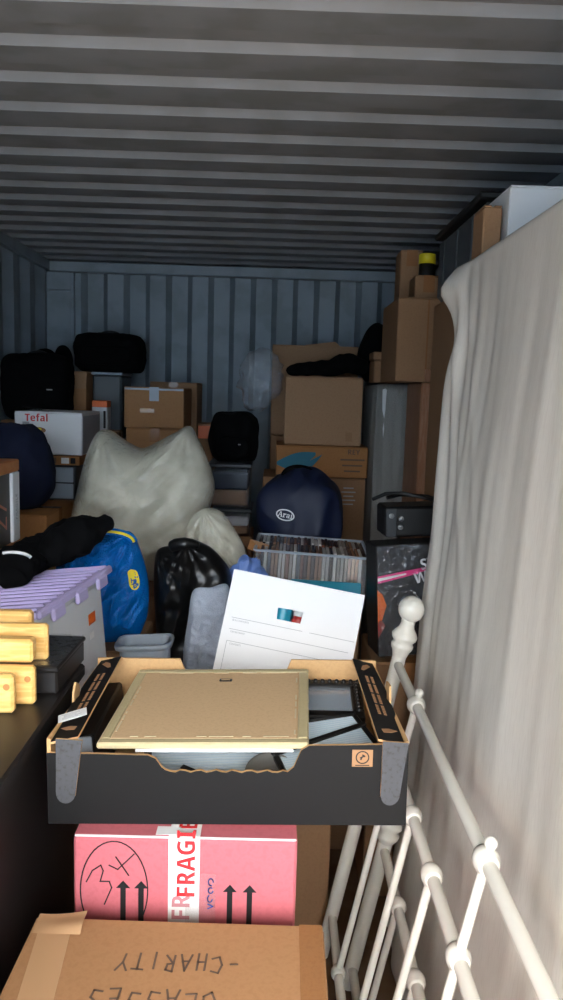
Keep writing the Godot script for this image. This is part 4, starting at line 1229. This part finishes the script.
	part("print_glow", panel(PackedVector2Array([Vector2(-0.114, 0.06), Vector2(-0.09, 0.10), Vector2(-0.104, 0.12), Vector2(-0.114, 0.11)]), 0.0006, M["ember print"], M["ember print"], M["ember print"]), null, S, Vector3(0, 0, z))
	part("lettering", text("ST", 0.036, "Droid Sans", 800), M["white paper"], S, Vector3(0.05, 0.292, z), Vector3(0, 0, 0.18))
	part("lettering", text("WA", 0.036, "Droid Sans", 800), M["white paper"], S, Vector3(0.043, 0.252, z), Vector3(0, 0, 0.18))
	var rows := []
	var n1 := nz(151, 0.09, true, 3)
	for i in 60:
		var row := PackedVector3Array()
		for j in 60:
			var x := lerpf(-0.118, 0.118, i / 59.0)
			var y := lerpf(0.0, 0.36, j / 59.0)
			row.append(Vector3(x, y, z + 0.002 + 0.022 * (0.5 + 0.5 * n1.get_noise_2d(x * 260.0, y * 260.0))))
		rows.append(row)
	var fg := Geo.new()
	fg.grid(rows, false, null, Vector3.BACK)
	part("film_wrap", fg.mesh(), M["clear film"], S)
	# mini speaker and leads on top
	var sp := thing("speaker", "small black speaker with silver knobs above the toy box", "speaker", Vector3(0.44, 1.180, -2.54), Vector3(0, 0.1, 0.04))
	part("cabinet", boxmesh(Vector3(0.20, 0.10, 0.12), 0.008, Vector3(0.02, 0.05, 0)), M["black vinyl"], sp)
	part("fascia", boxmesh(Vector3(0.034, 0.092, 0.004), 0.002, Vector3(-0.06, 0.05, 0.062)), M["dark plastic"], sp)
	for q in [[-0.06, 0.072], [-0.028, 0.062], [-0.030, 0.034]]:
		var kg := Geo.new()
		kg.lathe([[0.0, 0.0], [0.0085, 0.0], [0.0075, 0.008], [0.0, 0.009]], 18, Transform3D(Basis(Vector3.RIGHT, PI / 2), Vector3(q[0], q[1], 0.062)))
		part("knob", kg.mesh(), M["speaker silver"], sp)
	var cable := thing("cable", "looped black cable draped over the small speaker", "cable", Vector3(0, 0.03, -0.02))
	var cg := Geo.new()
	var c2 := Curve3D.new()
	for q in [Vector3(0.33, 1.262, -2.52), Vector3(0.37, 1.285, -2.50), Vector3(0.42, 1.292, -2.47), Vector3(0.49, 1.280, -2.46), Vector3(0.56, 1.262, -2.50), Vector3(0.52, 1.272, -2.56), Vector3(0.43, 1.276, -2.56), Vector3(0.38, 1.266, -2.54)]:
		c2.add_point(q, Vector3(-0.015, 0, 0), Vector3(0.015, 0, 0))
	var cpts := []
	for i in 50:
		cpts.append(c2.sample_baked(c2.get_baked_length() * i / 49.0))
	cg.tube(cpts, 0.006, 8)
	part("lead", cg.mesh(), M["black vinyl"], cable)

func soft_bag(called, label, cat, at, half: Vector3, m: String, seed_: int, pw := 3.2, group := "") -> Node3D:
	var t := thing(called, label, cat, at, Vector3.ZERO, group)
	part("bag_body", lump({"half": half, "pow": pw, "amp": 0.022, "fold": 0.018, "freq": 0.025, "ffreq": 0.05, "stretch": Vector3(1, 0.5, 1), "seed": seed_, "flat": 0.94}, 48, 64), M[m], t, Vector3(0, half.y * 0.94, 0))
	return t

func handle_arc(t: Node3D, c: Vector3, rx: float, ry: float, r: float, m: String):
	var g := Geo.new()
	var p := []
	for q in arc(Vector2(c.x, c.y), rx, ry, 0.0, PI, 14):
		p.append(Vector3(q.x, q.y, c.z))
	g.tube(p, r, 8)
	part("handle", g.mesh(), M[m], t)

func build_back_left():
	# column by the side wall
	stand("brown carton under the black suitcase by the side wall", -1.37, -1.05, 1.455, -3.93, -4.15)
	var s := thing("suitcase", "big black soft suitcase by the side wall above the kitchenware box", "suitcase", Vector3(-1.205, 1.457, -4.02))
	part("shell", lump({"half": Vector3(0.165, 0.168, 0.12), "pow": 5.0, "amp": 0.012, "fold": 0.006, "freq": 0.03, "seed": 201, "flat": 0.97}, 48, 64), M["black cloth"], s, Vector3(0, 0.163, 0))
	part("badge", boxmesh(Vector3(0.028, 0.006, 0.004), 0.001, Vector3(0.09, 0.155, 0.122)), M["speaker silver"], s)
	handle_arc(s, Vector3(0, 0.322, 0), 0.05, 0.02, 0.008, "black vinyl")
	carton("moving_carton", "brown carton under the open box and holdall at the end wall", -1.34, -1.02, 0.0, 1.478, -4.22, -4.55, M["dull card"], {"group": "tall cartons under the piled goods"})
	var ob := carton("open_carton", "brown open carton with a loose flap below the black holdall", -1.30, -1.012, 1.48, 1.712, -4.22, -4.55, M["brown card"], {"tape": false})
	part("open_flap", panel(PackedVector2Array([Vector2(-0.15, 0), Vector2(0.15, 0), Vector2(0.145, -0.085), Vector2(-0.145, -0.085)]), 0.004, M["tan card"], M["brown card"], M["tan card"]), null, ob, Vector3(0, 0.226, 0.169), Vector3(-0.10, 0, 0))
	carton("moving_carton", "brown carton under the grey bin at the end wall", -1.005, -0.835, 0.0, 1.343, -4.30, -4.60, M["dull card"], {"group": "tall cartons under the piled goods"})
	var gb := thing("grey_bin", "smoky grey plastic bin under the black holdall", "bin", Vector3(-0.918, 1.345, -4.45))
	part("bin_body", boxmesh(Vector3(0.16, 0.355, 0.29), 0.012, Vector3(0, 0.1775, 0)), M["tub plastic"], gb)
	part("lid", boxmesh(Vector3(0.172, 0.014, 0.30), 0.005, Vector3(0, 0.361, 0)), M["grey plastic"], gb)
	var h := thing("holdall", "black holdall with a carry handle topmost against the end wall", "holdall", Vector3(-0.925, 1.7145, -4.42))
	part("bag_body", lump({"half": Vector3(0.185, 0.108, 0.11), "pow": 4.2, "amp": 0.012, "fold": 0.008, "freq": 0.03, "seed": 211, "flat": 0.95}, 48, 72), M["black cloth"], h, Vector3(0, 0.103, 0))
	handle_arc(h, Vector3(0.0, 0.20, 0.0), 0.055, 0.022, 0.008, "black vinyl")
	part("pocket", lump({"half": Vector3(0.13, 0.05, 0.02), "pow": 4.0, "amp": 0.004, "fold": 0.003, "seed": 212, "flat": 1.2}, 24, 32), M["black cloth"], h, Vector3(0, 0.09, 0.105))
	soft_bag("hat", "rolled black woolly hat beside the holdall, next to the suitcase", "hat", Vector3(-1.262, 1.7145, -4.32), Vector3(0.05, 0.055, 0.05), "black cloth", 221, 2.2)
	soft_bag("glove", "dark knitted glove bundle squeezed against the black holdall", "glove", Vector3(-1.150, 1.7145, -4.28), Vector3(0.032, 0.062, 0.04), "black cloth", 222, 2.2)
	# column of the kitchenware box
	stand("brown carton under the white drawers and kitchenware box", -1.16, -0.87, 1.12, -3.50, -3.86)
	var dr := thing("drawer_unit", "pale plastic drawer unit below the white kitchenware box", "drawers", Vector3(-1.02, 1.1215, -3.68))
	part("cabinet", boxmesh(Vector3(0.26, 0.156, 0.34), 0.004, Vector3(0, 0.078, 0)), M["dark plastic"], dr)
	for k in 2:
		part("drawer", boxmesh(Vector3(0.24, 0.068, 0.008), 0.003, Vector3(0, 0.04 + k * 0.074, 0.172)), M["grey plastic"], dr)
	var gbx := carton("game_box", "flat orange printed box under the white kitchenware box", -1.15, -0.868, 1.279, 1.324, -3.50, -3.84, M["orange card"], {"flaps": false})
	for q in [[0.02, 0.03], [0.075, 0.035], [0.11, 0.022]]:
		part("print_panel", boxmesh(Vector3(q[1], 0.026, 0.0006), 0.0002, Vector3(q[0], 0.021, 0.1704)), M[["soft pencil", "white paper", "black ink"][int(q[0] * 25) % 3]], gbx)
	var tf := carton("kitchenware_box", "white kitchenware box printed Tefal in red with pan pictures", -1.158, -0.857, 1.325, 1.516, -3.50, -3.86, M["white card"], {"tape": false})
	part("lettering", text("Tefal", 0.033, "Droid Sans", 800), M["red ink"], tf, Vector3(-0.052, 0.163, 0.181))
	part("side_print", boxmesh(Vector3(0.0006, 0.17, 0.33), 0.0002, Vector3(0.1506, 0.09, 0)), M["grey plastic"], tf)
	var pan := Geo.new()
	pan.lathe([[0.0, 0.0], [0.034, 0.0], [0.034, 0.0006], [0.0, 0.0007]], 24, Transform3D(Basis(Vector3.RIGHT, PI / 2).scaled(Vector3(1, 1, 1)), Vector3.ZERO))
	var pr := part("pan_print", pan.mesh(), M["dull card"], tf, Vector3(-0.045, 0.108, 0.1802))
	pr.scale = Vector3(1, 0.42, 1)
	var pr2 := part("food_print", pan.mesh(), M["yellow"], tf, Vector3(-0.048, 0.113, 0.1806))
	pr2.scale = Vector3(0.55, 0.2, 1)
	part("pot_print", boxmesh(Vector3(0.03, 0.05, 0.0006), 0.0002, Vector3(-0.10, 0.12, 0.1804)), M["speaker silver"], tf)
	part("handle_print", boxmesh(Vector3(0.012, 0.034, 0.0006), 0.0002, Vector3(-0.114, 0.106, 0.1808)), M["black ink"], tf)
	var lead := thing("cable", "thin black leads trailing over the kitchenware box corner", "cable")
	var lg := Geo.new()
	for k in 3:
		lg.tube([Vector3(-1.26 + 0.012 * k, 1.465, -3.88), Vector3(-1.21 + 0.01 * k, 1.5215 + 0.004, -3.80), Vector3(-1.13 + 0.012 * k, 1.5215, -3.70), Vector3(-1.09 + 0.012 * k, 1.5215, -3.60)], 0.0035, 6)
	part("lead", lg.mesh(), M["black vinyl"], lead)
	carton("moving_carton", "brown carton under the red and white slim box", -0.985, -0.80, 0.0, 1.41, -3.98, -4.16, M["dull card"], {"group": "tall cartons under the piled goods"})
	var fb := carton("slim_box", "slim white box with a red top beside the open carton", -0.937, -0.859, 1.412, 1.567, -4.03, -4.12, M["white card"], {"flaps": false})
	part("print_panel", boxmesh(Vector3(0.0784, 0.035, 0.0904), 0.002, Vector3(0, 0.134, 0)), M["fire print"], fb)
	part("print_panel", boxmesh(Vector3(0.012, 0.09, 0.0006), 0.0002, Vector3(0.026, 0.055, 0.0454)), M["black ink"], fb)
	# taped boxes in the middle of the back
	stand("brown carton under the taped boxes at the end wall", -0.765, -0.46, 0.95, -4.0, -4.36)
	carton("plain_carton", "plain brown carton directly under the white-labelled taped carton", -0.757, -0.462, 0.952, 1.431, -4.005, -4.36, M["brown card"])
	var tb := carton("taped_carton", "brown carton with a white label and silver tape on its edge", -0.767, -0.462, 1.433, 1.640, -4.0, -4.36, M["brown card"], {"tape_mat": "grey plastic"})
	part("label", boxmesh(Vector3(0.072, 0.022, 0.0006), 0.0002, Vector3(-0.035, 0.088, 0.1804)), M["clear tape"], tb)
	part("edge_tape", boxmesh(Vector3(0.30, 0.010, 0.001), 0.0003, Vector3(0, 0.196, 0.1804)), M["grey plastic"], tb)
	part("edge_tape", boxmesh(Vector3(0.045, 0.045, 0.001), 0.0003, Vector3(0.0, 0.18, 0.181)), M["grey plastic"], tb)
	carton("moving_carton", "brown carton under the half-hidden carton and red box at the end wall", -0.70, -0.345, 0.0, 1.36, -4.40, -4.70, M["dull card"], {"group": "tall cartons under the piled goods"})
	carton("plain_carton", "brown carton half hidden behind the white-labelled taped carton", -0.70, -0.436, 1.362, 1.672, -4.40, -4.70, M["dull card"])
	var rb := carton("red_box", "small red box beside the half-hidden carton at the end wall", -0.430, -0.345, 1.362, 1.443, -4.40, -4.60, M["fire print"], {"flaps": false})
	part("lid", boxmesh(Vector3(0.087, 0.012, 0.202), 0.002, Vector3(0, 0.078, 0)), M["dull card"], rb)
	# navy bag, low carton, crate marked 27
	carton("low_carton", "taped brown carton below the navy rucksack", -1.25, -0.845, 0.72, 1.15, -2.90, -3.28, M["orange card"], {})
	stand("brown carton below the navy rucksack's carton", -1.25, -0.845, 0.718, -2.90, -3.28)
	var nb := soft_bag("rucksack", "plump dark navy rucksack beside the large bagged duvet", "rucksack", Vector3(-1.035, 1.1535, -3.08), Vector3(0.165, 0.165, 0.15), "navy cloth", 231, 2.8)
	handle_arc(nb, Vector3(-0.02, 0.295, 0.05), 0.05, 0.03, 0.008, "navy cloth")
	stand("brown carton under the pine crate marked 27", -1.27, -0.945, 1.126, -1.93, -2.38)
	var cr := thing("wooden_crate", "black-sided pine crate with a white corner post chalked 27", "crate", Vector3(-0.965, 1.128, -2.14))
	var cw := 0.40
	var ch := 0.282
	var cd := 0.42
	part("panel", boxmesh(Vector3(cw - 0.02, ch - 0.03, cd - 0.02), 0.003, Vector3(0, ch / 2, 0)), M["black lacquer"], cr)
	for y in [0.018, ch - 0.018]:
		part("rail", boxmesh(Vector3(cw, 0.036, cd), 0.004, Vector3(0, y, 0)), M["crate pine"], cr)
	for q in [[1, 1], [1, -1], [-1, 1], [-1, -1]]:
		part("corner_post", boxmesh(Vector3(0.012, ch - 0.073, 0.06), 0.003, Vector3(q[0] * (cw / 2 - 0.006), ch / 2, q[1] * (cd / 2 - 0.031))), M["white card"], cr)
	var m27 := [[Vector2(-0.035, 0.03), Vector2(-0.02, 0.04), Vector2(-0.008, 0.02), Vector2(-0.035, -0.03), Vector2(-0.005, -0.03)], [Vector2(0.01, 0.04), Vector2(0.045, 0.04), Vector2(0.02, -0.03)]]
	part("lettering", strokes(m27, 0.008), M["chalk ink"], cr, Vector3(cw / 2 - 0.0095, ch / 2 - 0.02, -0.085), Vector3(0, PI / 2, PI / 2))
	part("lettering", text("FRAGILE", 0.016), M["grey ink"], cr, Vector3(cw / 2 + 0.0004, ch / 2, -(cd / 2 - 0.031)), Vector3(0, PI / 2, PI / 2))
	# backpack on two crates
	stand("brown carton under the plastic crates and backpack", -0.30, -0.09, 0.955, -3.60, -3.90)
	for q in [["plastic_crate", "pale clear crate at the bottom below the backpack", -0.275, -0.10, 0.957, 1.089, "white card"], ["plastic_crate", "clear crate of blue and tan things right below the backpack", -0.300, -0.105, 1.091, 1.300, "navy cloth"]]:
		var c := thing(q[0], q[1], "crate", Vector3((q[2] + q[3]) / 2, q[4], -3.75), Vector3.ZERO, "clear crates below the backpack")
		var w: float = q[3] - q[2]
		var hh: float = q[5] - q[4]
		part("tub", boxmesh(Vector3(w, hh - 0.02, 0.28), 0.01, Vector3(0, (hh - 0.02) / 2, 0)), M["smoky plastic"], c)
		part("contents", boxmesh(Vector3(w - 0.02, (hh - 0.04) * 0.5, 0.25), 0.008, Vector3(0, (hh - 0.04) * 0.74, 0)), M[q[6]], c)
		part("contents", boxmesh(Vector3(w - 0.024, (hh - 0.04) * 0.42, 0.25), 0.008, Vector3(0, (hh - 0.04) * 0.26, 0)), M["tan card"], c)
		part("lid", boxmesh(Vector3(w + 0.012, 0.018, 0.292), 0.005, Vector3(0, hh - 0.011, 0)), M["dark plastic"], c)
	var bp := soft_bag("backpack", "black backpack on the clear crates by the end wall", "backpack", Vector3(-0.19, 1.3015, -3.75), Vector3(0.108, 0.118, 0.10), "black cloth", 241, 3.0)
	part("pocket", lump({"half": Vector3(0.075, 0.05, 0.025), "pow": 3.5, "amp": 0.006, "fold": 0.004, "seed": 242, "flat": 1.2}, 24, 32), M["black cloth"], bp, Vector3(0, 0.07, 0.095))
	part("zip_pull", boxmesh(Vector3(0.012, 0.005, 0.004), 0.001, Vector3(0.03, 0.085, 0.122)), M["speaker silver"], bp)

func build_back_right():
	# carton tower behind the helmet bag
	stand("brown carton at the foot of the blue-printed box tower", -0.045, 0.465, 0.885, -3.80, -4.20)
	var bc := carton("white_print_carton", "buff carton with grey print at the back of the helmet bag", -0.049, 0.455, 0.887, 1.222, -3.80, -4.20, M["dull card"], {"tape": false})
	for k in 5:
		part("print_line", boxmesh(Vector3(0.05 + 0.02 * (k % 2), 0.006, 0.0006), 0.0002, Vector3(0.17, 0.29 - k * 0.02, 0.2004)), M["grey ink"], bc)
	var bb := carton("copier_paper_box", "tan carton with a teal swoosh and dark lettering under the largest carton", 0.013, 0.464, 1.224, 1.377, -3.82, -4.18, M["orange card"], {"tape": false})
	var sw := []
	for i in 13:
		var u := i / 12.0
		sw.append(Vector2(-0.222 + 0.19 * u, 0.072 + 0.05 * u + 0.02 * sin(u * PI)))
	for i in 13:
		var u := 1.0 - i / 12.0
		sw.append(Vector2(-0.222 + 0.19 * u, 0.058 + 0.05 * u - 0.045 * sin(u * PI)))
	part("swoosh_print", panel(PackedVector2Array(sw), 0.0006, M["teal ink"], M["teal ink"], M["teal ink"]), null, bb, Vector3(0, 0, 0.1804))
	sw = []
	for i in 13:
		var u := i / 12.0
		sw.append(Vector2(-0.16 + 0.16 * u, 0.018 + 0.095 * u * u + 0.028 * sin(u * PI)))
	for i in 13:
		var u := 1.0 - i / 12.0
		sw.append(Vector2(-0.16 + 0.16 * u, 0.012 + 0.10 * u * u - 0.012 * sin(u * PI)))
	part("swoosh_print", panel(PackedVector2Array(sw), 0.0006, M["teal ink"], M["teal ink"], M["teal ink"]), null, bb, Vector3(0, 0, 0.1806))
	part("lettering", text("REY", 0.026, "Droid Sans", 800), M["soft pencil"], bb, Vector3(0.155, 0.128, 0.1804))
	for k in 3:
		part("print_line", boxmesh(Vector3(0.12 - 0.02 * k, 0.008, 0.0006), 0.0002, Vector3(0.15, 0.09 - k * 0.028, 0.1804)), M["soft pencil"], bb)
	var ba := carton("large_carton", "largest tan carton of the tower, black clothes heaped on top", 0.051, 0.433, 1.379, 1.715, -3.86, -4.18, M["tan card"], {"yaw": -0.02})
	part("print_panel", boxmesh(Vector3(0.032, 0.045, 0.0006), 0.0002, Vector3(0.13, 0.045, 0.1604)), M["dull card"], ba)
	var cl := thing("clothes_heap", "black clothes heaped on the largest tan carton", "clothes", Vector3(0, 0, 0))
	part("cloth_body", cloth_roll([Vector3(0.05, 1.742, -3.95), Vector3(0.16, 1.755, -3.95), Vector3(0.27, 1.762, -3.96), Vector3(0.37, 1.785, -3.98), Vector3(0.46, 1.757, -4.02)], [0.028, 0.036, 0.038, 0.06, 0.04], 301, 0.012, 30, 50, 0.8), M["black cloth"], cl)
	var pf := thing("plastic_wrap", "crumpled clear plastic wrap hanging off the largest carton", "plastic wrap", Vector3(-0.098, 1.56, -3.92))
	part("wrap_body", lump({"half": Vector3(0.09, 0.12, 0.06), "pow": 2.2, "amp": 0.05, "fold": 0.03, "freq": 0.05, "ffreq": 0.08, "seed": 311, "flat": 1.3, "bulges": [[Vector3(0.8, 0.7, 0), 0.5, 6.0]]}, 60, 80), M["wrap film"], pf, Vector3(0.0, 0.12, 0))
	carton("moving_carton", "brown carton at the end wall under the half-hidden tan carton", -0.02, 0.44, 0.0, 1.40, -4.28, -4.62, M["dull card"], {"group": "tall cartons under the piled goods"})
	var rb := carton("rear_carton", "half-hidden tan carton at the end wall behind the clothes heap", -0.022, 0.445, 1.402, 1.888, -4.28, -4.62, M["tan card"])
	part("loose_flap", panel(PackedVector2Array([Vector2(0, 0), Vector2(0.2, 0), Vector2(0.17, 0.028), Vector2(0.01, 0.006)]), 0.004, M["tan card"], M["tan card"], M["tan card"]), null, rb, Vector3(-0.06, 0.487, 0.10), Vector3(-0.2, 0, 0))
	# sheet-covered cabinet
	var sc := thing("covered_cabinet", "cabinet under an old white sheet beside the carton tower", "cabinet", Vector3(0.602, 0, -4.0))
	part("cabinet", boxmesh(Vector3(0.22, 1.67, 0.55), 0.01, Vector3(0, 0.835, 0)), M["white card"], sc)
	var rows := []
	var n1 := nz(321, 0.03)
	var loop := []
	for i in 40:
		loop.append(Vector2(lerpf(-0.125, 0.125, i / 39.0), 0.29))
	for i in 16:
		loop.append(Vector2(0.125, lerpf(0.27, -0.29, i / 15.0)))
	for i in 10:
		loop.append(Vector2(lerpf(0.11, -0.125, i / 9.0), -0.29))
	for i in 16:
		loop.append(Vector2(-0.125, lerpf(-0.27, 0.27, i / 15.0)))
	for k in 44:
		var y := lerpf(0.02, 1.685, minf(1.0, k / 40.0))
		var ins := clampf((k - 40) / 3.0, 0.0, 1.0)
		var row := PackedVector3Array()
		for p in loop:
			var fold := n1.get_noise_2d((p.x - p.y) * 420.0, y * 14.0) * 0.03
			var a: Vector2 = p.normalized()
			var q: Vector2 = p * (1.0 - ins) + a * fold * (1.0 - ins)
			var seam := 0.004 if absf(y - 1.50) < 0.022 else 0.0
			row.append(Vector3(q.x, y + 0.005 * ins + 0.004 * sin(p.x * 60.0) * (1.0 if k > 36 else 0.0) * (1.0 - ins), q.y + seam * signf(q.y)))
		rows.append(row)
	var g := Geo.new()
	g.grid(rows, true, Vector3(0, 0.8, 0))
	part("white_sheet", g.mesh(), M["old sheet"], sc)
	part("keyhole", boxmesh(Vector3(0.012, 0.03, 0.006), 0.002, Vector3(0.03, 1.57, 0.306)), M["black ink"], sc)
	# pine cupboard at the far end of the mattress
	var pc := thing("pine_cupboard", "reddish pine cupboard edge showing beside the dust-sheeted mattress", "cupboard", Vector3(0.775, 0, -3.47))
	part("carcass", boxmesh(Vector3(0.33, 1.69, 0.34), 0.005, Vector3(0, 0.845, 0)), M["pine dark"], pc)
	part("stile", boxmesh(Vector3(0.05, 1.69, 0.018), 0.004, Vector3(-0.14, 0.845, 0.178)), M["pine dark"], pc)
	part("stile", boxmesh(Vector3(0.05, 1.69, 0.018), 0.004, Vector3(0.14, 0.845, 0.178)), M["pine dark"], pc)
	for y in [1.30, 0.9, 0.45]:
		part("door_rail", boxmesh(Vector3(0.23, 0.05, 0.014), 0.004, Vector3(0, y, 0.177)), M["pine dark"], pc)
	part("drawer", boxmesh(Vector3(0.222, 0.22, 0.012), 0.004, Vector3(0, 1.45, 0.177)), M["pine dark"], pc)
	var pb := thing("timber_offcut", "short upright pine offcut in front of the tall upper carton", "timber", Vector3(0.655, 1.6925, -3.315))
	part("block", boxmesh(Vector3(0.055, 0.055, 0.02), 0.003, Vector3(0, 0.0275, 0)), M["pine dark"], pb)
	part("peg", boxmesh(Vector3(0.016, 0.012, 0.016), 0.003, Vector3(0, 0.061, 0)), M["pine dark"], pb)
	var tc := carton("upper_carton", "tall brown carton on top of the pine cupboard", 0.504, 0.93, 1.6935, 2.042, -3.335, -3.80, M["dull card"], {"tape": false})
	part("seam_tape", boxmesh(Vector3(0.006, 0.34, 0.001), 0.0003, Vector3(-0.085, 0.17, 0.2328)), M["packing tape"], tc)
	# small things on the upper carton
	carton("small_carton", "small buff carton under the yellow and black canister", 0.58, 0.70, 2.044, 2.142, -3.40, -3.55, M["dull card"])
	var yr := thing("canister", "black canister with a yellow lid near the roof", "canister", Vector3(0.636, 2.1435, -3.45))
	var cg := Geo.new()
	cg.lathe([[0.0, 0.0], [0.032, 0.0], [0.034, 0.003], [0.034, 0.052], [0.0, 0.052]], 28)
	part("can", cg.mesh(), M["black vinyl"], yr)
	cg = Geo.new()
	cg.lathe([[0.0, 0.052], [0.036, 0.052], [0.036, 0.09], [0.033, 0.094], [0.0, 0.094]], 28)
	part("lid", cg.mesh(), M.yellow, yr)
	carton("slim_carton", "narrow brown carton standing near the roof beside the yellow-lidded canister", 0.545, 0.645, 2.044, 2.28, -3.60, -3.75, M["dull card"])
	carton("small_carton", "small brown carton on the sheet-covered cabinet", 0.475, 0.61, 1.6935, 1.80, -3.82, -4.02, M["dull card"])
	var gc := soft_bag("duffel", "black duffel end bulging above the sheet-covered cabinet", "bag", Vector3(0.545, 1.7015, -4.15), Vector3(0.105, 0.15, 0.09), "black cloth", 331, 2.4)
	handle_arc(gc, Vector3(0, 0.27, 0.02), 0.04, 0.02, 0.006, "black vinyl")
	carton("flat_carton", "flat brown carton under the lip of the black duffel", 0.47, 0.62, 1.8015, 1.845, -3.83, -4.0, M["dull card"], {"flaps": false})
	# behind the mattress, up to the roof
	for q in [[0.60, 0.93, 0.99, -2.36, -3.06]]:
		stand("brown carton behind the mattress at the foot of the tub stack", q[0], q[1], q[2], q[3], q[4])
	carton("moving_carton", "brown carton behind the mattress right under the dark tub", 0.60, 0.93, 0.992, 1.978, -2.36, -3.06, M["dull card"])
	var tu := thing("lidded_tub", "grey plastic tub with a black lid near the roof behind the mattress", "tub", Vector3(0.76, 1.98, -2.70))
	part("tub_body", boxmesh(Vector3(0.33, 0.23, 0.62), 0.02, Vector3(0, 0.115, 0)), M["tub plastic"], tu)
	part("lid", boxmesh(Vector3(0.36, 0.022, 0.65), 0.006, Vector3(0, 0.241, 0)), M["black vinyl"], tu)
	for k in 3:
		part("rib", boxmesh(Vector3(0.006, 0.20, 0.014), 0.002, Vector3(-0.166, 0.11, -0.2 + k * 0.2)), M["tub plastic"], tu)
	carton("narrow_carton", "narrow brown carton lying on the mattress edge beside the white box", 0.535, 0.584, 2.008, 2.135, -2.13, -2.24, M["dull card"], {"tape": false})
	carton("white_box", "white box on top of the mattress close under the roof", 0.592, 0.92, 2.008, 2.180, -2.10, -2.355, M["white card"], {"tape": false})
	carton("moving_carton", "brown carton behind the mattress under the white box", 0.745, 0.93, 0.0, 1.0, -1.70, -2.20, M["dull card"], {"group": "tall cartons under the piled goods"})
	carton("moving_carton", "brown upper carton behind the mattress under the white box", 0.745, 0.93, 1.002, 2.0, -1.70, -2.20, M["dull card"], {"group": "tall cartons under the piled goods"})

func _ready():
	# ---- camera
	var cam := Camera3D.new()
	cam.name = "camera"
	cam.fov = rad_to_deg(2.0 * atan(500.0 / 780.0))
	cam.position = Vector3(0, 1.63, 0)
	cam.rotation = Vector3(-atan(107.0 / 780.0), -0.012, 0.030)
	cam.near = 0.05
	cam.current = true
	add_child(cam)
	# ---- sky and exposure
	var we := WorldEnvironment.new()
	we.name = "world_environment"
	var e := Environment.new()
	e.background_mode = Environment.BG_SKY
	var sky := Sky.new()
	var sm := ProceduralSkyMaterial.new()
	sm.sky_top_color = Color(1.0, 0.985, 0.96)
	sm.sky_curve = 0.3
	sm.sky_horizon_color = Color(0.6, 0.65, 0.71)
	sm.ground_bottom_color = Color(0.5, 0.5, 0.5)
	sm.ground_horizon_color = Color(0.5, 0.5, 0.5)
	sky.sky_material = sm
	e.sky = sky
	e.background_energy_multiplier = 2.2
	e.tonemap_mode = Environment.TONE_MAPPER_LINEAR
	e.tonemap_exposure = 14.0
	e.sdfgi_enabled = true
	e.ssao_enabled = true
	e.ssil_enabled = true
	we.environment = e
	add_child(we)
	# ---- sun: high behind the camera, over the yard
	var sun := DirectionalLight3D.new()
	sun.name = "sun"
	sun.light_color = Color(1.0, 0.95, 0.87)
	sun.light_energy = 1.1
	sun.light_angular_distance = 0.6
	sun.shadow_enabled = true
	sun.rotation = Vector3(deg_to_rad(-66.0), deg_to_rad(14.0), 0)
	add_child(sun)
	make_materials()
	build_shell()
	build_mattress()
	build_bed()
	build_front_boxes()
	build_tray()
	build_left_front()
	build_centre()
	build_middle()
	build_back_left()
	build_back_right()
